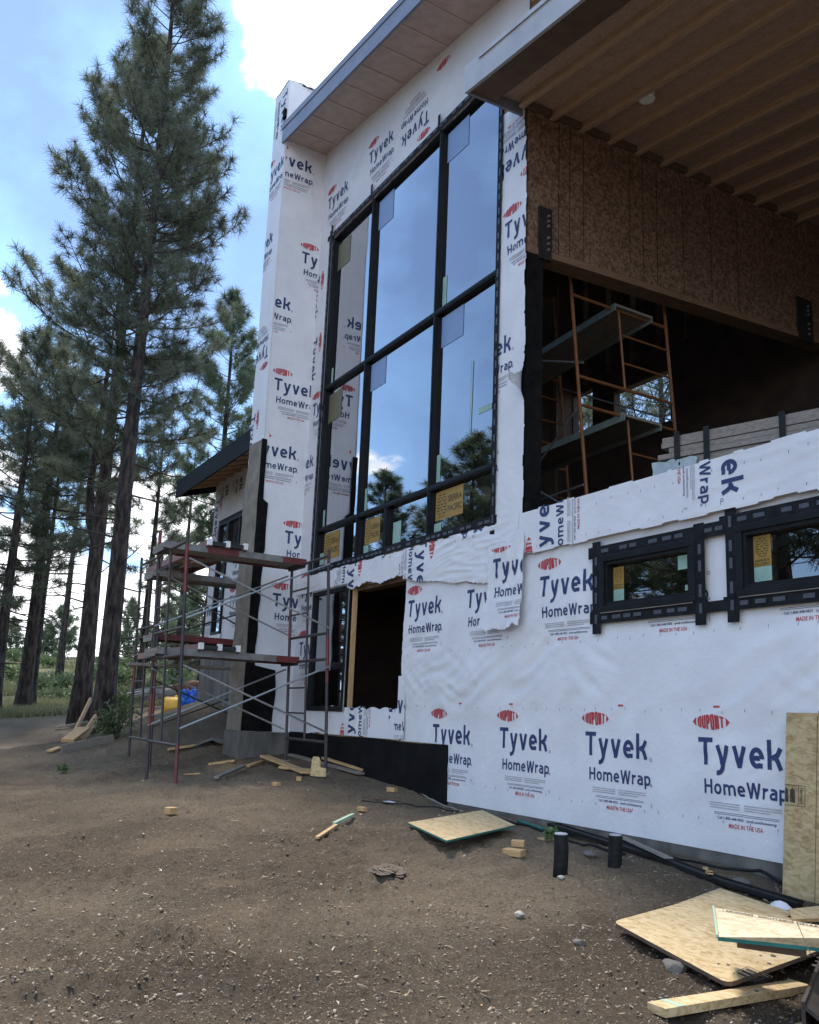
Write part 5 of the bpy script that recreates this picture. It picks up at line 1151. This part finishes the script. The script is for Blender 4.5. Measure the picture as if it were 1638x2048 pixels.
# splinter, rock, pipes, drain, cables
c = gp(1413, 1752); mb = MB(); r = random.Random(8)
for k in range(5): a = r.uniform(-.8, .8); d = np.array([math.cos(a), math.sin(a), .25*r.random()])*r.uniform(.07, .14); mb.bar(c+[0, 0, .02], c+d*(1 if k % 2 else -1)+[0, 0, .02+.03*r.random()], .035, .008, 'wood_new')
tag(mb.build('wood_splinter'), 'splintered orange wood scrap by the footing', 'wood scrap')
def rock(label, p, s, seed, mat='stone', group=None, name='rock'):
    bm = bmesh.new(); bmesh.ops.create_icosphere(bm, subdivisions=3, radius=1); r = np.random.default_rng(seed)
    ns = r.normal(0, 1, (9, 3)); ns /= np.linalg.norm(ns, axis=1, keepdims=True); ds = r.uniform(.62, .9, 9)
    for v in bm.verts:
        q = np.array(v.co)
        for n_, d_ in zip(ns, ds):
            e = q@n_-d_
            if e > 0: q = q-n_*e
        q += r.normal(0, .012, 3); v.co = (q[0]*s[0], q[1]*s[1], q[2]*s[2])
    me = bpy.data.meshes.new(name); bm.to_mesh(me); bm.free(); me.materials.append(MATS[mat]); o = bpy.data.objects.new(name, me); COL.objects.link(o)
    o.location = p; return tag(o, label, 'rock', group)
rock('grey rock at the muddy corner of the large board sheet', gp(1350, 1944, .012), (.085, .06, .045), 3)
for i, (px, py, s, lb) in enumerate(((1158, 1888, .032, 'small grey stone left of the board pile'), (1038, 1832, .032, 'pale flat stone in the middle right dirt'), (1180, 1712, .05, 'grey clod between the two pipe stubs'), (1122, 1757, .025, 'white pebble at the foot of the first pipe stub'), (1480, 1770, .06, 'grey clod by the leaning board'))):
    rock(lb, gp(px, py, s*.2), (s*1.3, s, s*.6), 20+i, 'stone_pale' if 'pale' in lb or 'white' in lb else 'stone', 'loose stones in the dirt')
def pipe_stub(label, px, py, h, r):
    p = gp(px, py); root = thing('pipe_stub', label, 'pipe', p, 'black drain pipe stubs'); mb = MB(); n = 24; zs = np.linspace(-.05, h, 14)
    mb.tube([p+[.012*math.sin(z*9), 0, z] for z in zs], [r*(1+.012*math.sin(i*2.9)) for i in range(14)], 'plastic_black', n, False)
    top = p+[.012*math.sin(h*9), 0, h]; mb.tube([top-[0, 0, .01], top+[0, 0, .004]], [r*1.02, r*.98], 'plastic_black', n, True); mb.build('pipe', root)
    mb = MB(); mb.tube([top+[0, 0, .004], top+[0, 0, .012]], [r*.9, r*.86], 'print_grey', n); mb.build('cap', root)
pipe_stub('black wrapped pipe stub standing in the dirt, taller and nearer of the two', 1120, 1752, .265, .05)
pipe_stub('black wrapped pipe stub standing in the dirt close to the footing', 1229, 1733, .21, .05)
def cable(name, label, pts, r, mat, cat, lift=.0, wav=0):
    P = [gp(*p, r+lift) for p in pts]; Q = []
    for a, b in zip(P[:-1], P[1:]):
        for k in range(6): q = a+(b-a)*k/6; q[2] = g1(q[0], q[1])+r+lift+.01*math.sin(len(Q)*1.1)*wav; Q.append(q)
    Q.append(P[-1]); mb = MB(); mb.tube(Q, r, mat, 6); return tag(mb.build(name, smooth=True), label, cat)
P = [gp(1100, 1656, .03), gp(1200, 1688, .03), gp(1310, 1722, .03), gp(1440, 1772, .03), gp(1600, 1822, .03)]
dr_ = thing('drain_channel', 'long black plastic drain strip running along the footing', 'drain', P[0]); mb = MB()
for a, b in zip(P[:-1], P[1:]): mb.bar(a, b, .065, .032, 'plastic_black')
mb.build('channel', dr_, bevel=.004); mb = MB()
for a, b in zip(P[:-1], P[1:]): mb.bar(a+[.0, .034, .018], b+[.0, .034, .018], .012, .016, 'plastic_black')
mb.build('rim', dr_)
cable('cable', 'thin black cable along the footing beside the drain strip', [(960, 1628), (1035, 1652), (1110, 1672), (1180, 1694), (1250, 1712)], .010, 'plastic_black', 'cable', .005, .6)
cable('cable', 'black cable rising past the footing to the leaning board', [(1060, 1642), (1190, 1672), (1300, 1712), (1420, 1741), (1520, 1752), (1600, 1786), (1660, 1815)], .011, 'plastic_black', 'cable', .02, .4)
cable('cable', 'brown root like cord from the dirt bank toward the footing', [(838, 1588), (868, 1604), (900, 1618), (926, 1626)], .012, 'wood_old', 'cable', .0, .5)
cable('cable', 'thin black cord crossing the dirt before the black foundation', [(722, 1604), (800, 1610), (870, 1616), (920, 1624)], .006, 'plastic_black', 'cable', .004, .3)
cable('green_strip', 'green plastic strip lying against the footing', [(1035, 1645), (1080, 1660), (1130, 1668), (1200, 1678)], .014, 'green_edge', 'strip', .0, .3)
p = gp(782, 1607, .012); mb = MB(); mb.slab([p+[-.12, -.03, 0], p+[.10, -.06, .01], p+[.12, -.02, .015], p+[-.08, .02, .01]], .003, 'white_plastic'); tag(mb.build('paper_scrap'), 'white paper scrap on the dirt bank before the black foundation', 'paper scrap')
# wire lath sheet lying left of the chimney base
pv = []; A0, B0 = gp(400, 1492, .02), gp(485, 1487, .02)
for i in range(12):
    for j in range(5): q = A0+(B0-A0)*i/11+np.array([.1, -.1, 0])*(j-2)*.9; q[2] = g1(q[0], q[1])+.03+.03*math.sin(i*.9+j)+.03*j/4; pv.append(q)
mb = MB(); mb.add(pv, [(i*5+j, i*5+j+1, (i+1)*5+j+1, (i+1)*5+j) for i in range(11) for j in range(4)], 'lath'); tag(mb.build('lath_sheet', smooth=True), 'grey sheet of wire lath flat on the dirt left of the chimney base', 'wire lath')
# rusty steel channel in the corner
f0, f1 = hZ(1602, 2003, .47), hZ(1634, 1928, .47); d = f1-f0; d[2] = 0; d /= np.linalg.norm(d); s = np.array([d[1], -d[0], 0]); f1 = f0+d*1.3
ch = thing('steel_channel', 'rusty steel channel cut off by the lower right corner', 'steel beam', f0); mb = MB(); z0 = g1(f0[0], f0[1])+.02
up = np.array([0, 0, 1.])
dn = np.array([0, 0, .20]); mb.slab([f0, f1, f1+s*.014, f0+s*.014], .47-z0, 'rust_dark'); mb.build('flange', ch)
mb = MB(); a, b = f0+s*.015-[0, 0, .012], f1+s*.015-[0, 0, .012]; mb.slab([a, b, b+s*.10-dn*.35, a+s*.10-dn*.35], .014, 'rust_dark'); mb.slab([a+s*.1005-dn*.352, b+s*.1005-dn*.352, b+s*.42-dn, a+s*.42-dn], .014, 'rust'); mb.build('web', ch)
# boards propped at the tallest pine, beam on the ground
b0, b1 = gp(122, 1507, .05), gp(226, 1484, .05); mb = MB(); mb.bar(b0, b1, .06, .16, 'wood_old'); tag(mb.build('timber'), 'grey timber lying on edge at the foot of the tallest pine', 'timber')
def prop(label, pa, rb, za, w, t, mat='wood_new'):
    a = gp(*pa); b = far(*rb); mb = MB(); mb.bar(a+[0, 0, .02], b, w, t, mat, up=(0, 1, .3)); tag(mb.build('leaning_plank', bevel=.003), label, 'plank', 'planks propped at the tallest pine')
prop('thin yellow plank propped steeply before the tallest pine', (139, 1488), (181, 1399, 19.5), 0, .09, .04)
prop('wide yellow plank propped low before the tallest pine', (160, 1487), (192, 1436, 19.0), 0, .16, .045)
lumber('plank_offcut', 'yellow plank flat at the end of the grey timber', (133, 1497), (165, 1483), .22, .05, 'wood_new', 'plank', .10, 0, .1, 'planks propped at the tallest pine')
lumber('plank_offcut', 'grey plank on the ground between the forked and the tallest trunk', (110, 1460), (175, 1447), .12, .04, 'wood_old', 'plank', .03, 0, 0, GL)
lumber('plank_offcut', 'broken yellow board at the left end of the grey timber', (98, 1508), (120, 1499), .12, .03, 'wood_new', 'plank', .02, 0, 0, GL)
# logs, poles, drum, sack, tarp
def log(name, label, pa, pb, ra, rb, rad, mat, cat, group=None, zl=0):
    a, b = on_ground(far(*pa, ra), rad+zl), on_ground(far(*pb, rb), rad+zl); n = 14; r = random.Random(int(pa[0]*7+pa[1])); mb = MB()
    mb.tube([a+(b-a)*k/(n-1)+np.array([0, 0, r.uniform(-.03, .03)])*rad/.2 for k in range(n)], [rad*r.uniform(.88, 1.06) for k in range(n)], mat, 10); return tag(mb.build(name, smooth=True), label, cat, group)
log('log', 'long thick grey log lying beyond the stacked poles', (212, 1385), (375, 1366), 28.5, 30, .18, 'log_grey', 'log', None, .16)
log('log', 'reddish log lying just above the blue tarp', (350, 1388), (402, 1376), 24.5, 24.5, .17, 'rust', 'log', None, .22)
r = random.Random(12)
names = ['lowest', 'second', 'third', 'fourth', 'fifth', 'sixth', 'seventh', 'eighth', 'ninth', 'topmost']
for k in range(10):
    a = far(212+3*(k % 3), 1397+k*2.1, 23.2+.12*k); b = far(318+r.uniform(-6, 14), 1376+k*2.3, 24.2+.1*k); a[2] = max(a[2], g1(a[0], a[1])+.04); b[2] = max(b[2], g1(b[0], b[1])+.04)
    mb = MB(); mb.tube([a, (a+b)/2+[0, 0, r.uniform(-.03, .03)], b], [.030, .028, .022], 'pole_grey', 8); tag(mb.build('pole', smooth=True), 'thin grey pole, %s in the heap of poles beside the yellow drum' % names[9-k], 'pole', 'heap of thin grey poles')
mb = MB(); mb.tube([far(212, 1388, 25.5), far(402, 1364, 26)], .03, 'pole_grey', 8); tag(mb.build('pole', smooth=True), 'single long pale pole lying above the heap toward the far wing', 'pole', 'heap of thin grey poles')
c = on_ground(far(328, 1404, 21), .22); ax_ = np.array([.35, .85, 0]); ax_ /= np.linalg.norm(ax_); dm = thing('drum', 'yellow drum lying on its side beside the blue tarp', 'drum', c); mb = MB()
mb.tube([c-ax_*.02, c, c+ax_*.06, c+ax_*.40, c+ax_*.46, c+ax_*.48], [.17, .21, .225, .225, .21, .18], 'yellow', 16); mb.build('body', dm, True)
mb = MB(); mb.tube([c-ax_*.034, c-ax_*.021], [.15, .17], 'yellow_pale', 16); mb.build('lid', dm, True)
def lumpy(name, label, cat, c, s, mat, seed, amp=.35):
    bm = bmesh.new(); bmesh.ops.create_icosphere(bm, subdivisions=4, radius=1)
    for v in bm.verts:
        q = np.array(v.co); f = 1+amp*(noise2(np.array([q[0]*2.2+q[2]]), np.array([q[1]*2.2-q[2]*1.3]), seed)[0])+amp*.5*(1-abs(noise2(np.array([q[0]*5+q[2]*3]), np.array([q[1]*5]), seed+1)[0])*3); v.co = (q[0]*s[0]*f, q[1]*s[1]*f, max(-.2, q[2])*s[2]*f)
    me = bpy.data.meshes.new(name); bm.to_mesh(me); bm.free(); me.materials.append(MATS[mat]); o = bpy.data.objects.new(name, me); COL.objects.link(o); o.location = c; return tag(o, label, cat)
lumpy('sack', 'crumpled yellow plastic sack between the drum and the tarp', 'sack', on_ground(far(354, 1412, 21), .04), (.22, .2, .24), 'yellow', 3)
lumpy('tarp', 'crumpled blue tarp heaped against the far wing', 'tarp', on_ground(far(380, 1409, 20.5), .05), (.17, .2, .27), 'tarp_blue', 5, .5)
lumpy('dirt_clod', 'dark crumbly clod of dug earth in the middle of the dirt', 'dirt clod', gp(768, 1742, .0), (.17, .11, .03), 'chip_d', 9, .45)

# ------------------------------------------------------------------ chips, gravel and straw scattered on the dirt
def scatter(name, label, cat, n, r0, r1, size, flat, mats, seed, long=1.6, power=1.0):
    r = np.random.default_rng(seed); R = r0*(r1/r0)**(r.random(n)**power); a = np.radians(r.uniform(118, 181, n)); x, y = R*np.cos(a), -5.4+R*np.sin(a)
    k = (y < -.06) | (x < -13.4); k &= (noise2(x*.7, y*.7, seed)+.6*noise2(x*2.3, y*2.3, seed+1) > -.35+.5*(r.random(n)-.5)); x, y = x[k], y[k]; n = len(x); z = gh(x, y)
    s = size*np.exp(r.normal(0, .45, n)); th = r.random(n)*6.28; u = np.stack([np.cos(th), np.sin(th), r.normal(0, .25, n)], 1); v = np.stack([-np.sin(th), np.cos(th), r.normal(0, .25, n)], 1)
    w = np.cross(u, v); c = np.stack([x, y, z+s*flat*.3], 1)
    cs = []
    for sx, sy, sz in ((-1, -1, -1), (1, -1, -1), (1, 1, -1), (-1, 1, -1), (-1, -1, 1), (1, -1, 1), (1, 1, 1), (-1, 1, 1)):
        jit = r.uniform(.45, 1.1, (n, 3)); cs.append(c+u*(s*long*.5*sx*jit[:, 0])[:, None]+v*(s*.5*sy*jit[:, 1])[:, None]+w*(s*flat*.5*sz*jit[:, 2])[:, None])
    V = np.stack(cs, 1).reshape(-1, 3); F = np.array([(4, 5, 6, 7), (0, 1, 5, 4), (1, 2, 6, 5), (2, 3, 7, 6), (3, 0, 4, 7)])
    lp = (F[None]+np.arange(n)[:, None, None]*8).ravel(); mi = np.repeat(r.choice(len(mats), n, p=np.array([m_[1] for m_ in mats])/sum(m_[1] for m_ in mats)), 5)
    o = fast_mesh(name, V, lp, np.full(n*5, 4), [m_[0] for m_ in mats], mi); return tag(o, label, cat, kind='stuff')
scatter('gravel', 'small stones and crumbs of earth all over the dirt', 'gravel', 80000, 2.6, 26, .0048, .6, [('chip_b', 6), ('chip_d', 1.5), ('chip_a', 3), ('stone', .6), ('chip_c', .2)], 61, 1.3)
scatter('wood_chips', 'pale wood chips strewn over the dirt', 'wood chips', 13000, 2.6, 24, .0070, .18, [('chip_c', .9), ('chip_a', 5), ('chip_b', 3), ('wood_new', .5)], 71, 2.2)
scatter('straw', 'thin dry twigs and pine needles scattered on the dirt', 'twigs', 5500, 2.6, 20, .0026, .8, [('dead_stem', 3), ('chip_b', 2)], 81, 11)
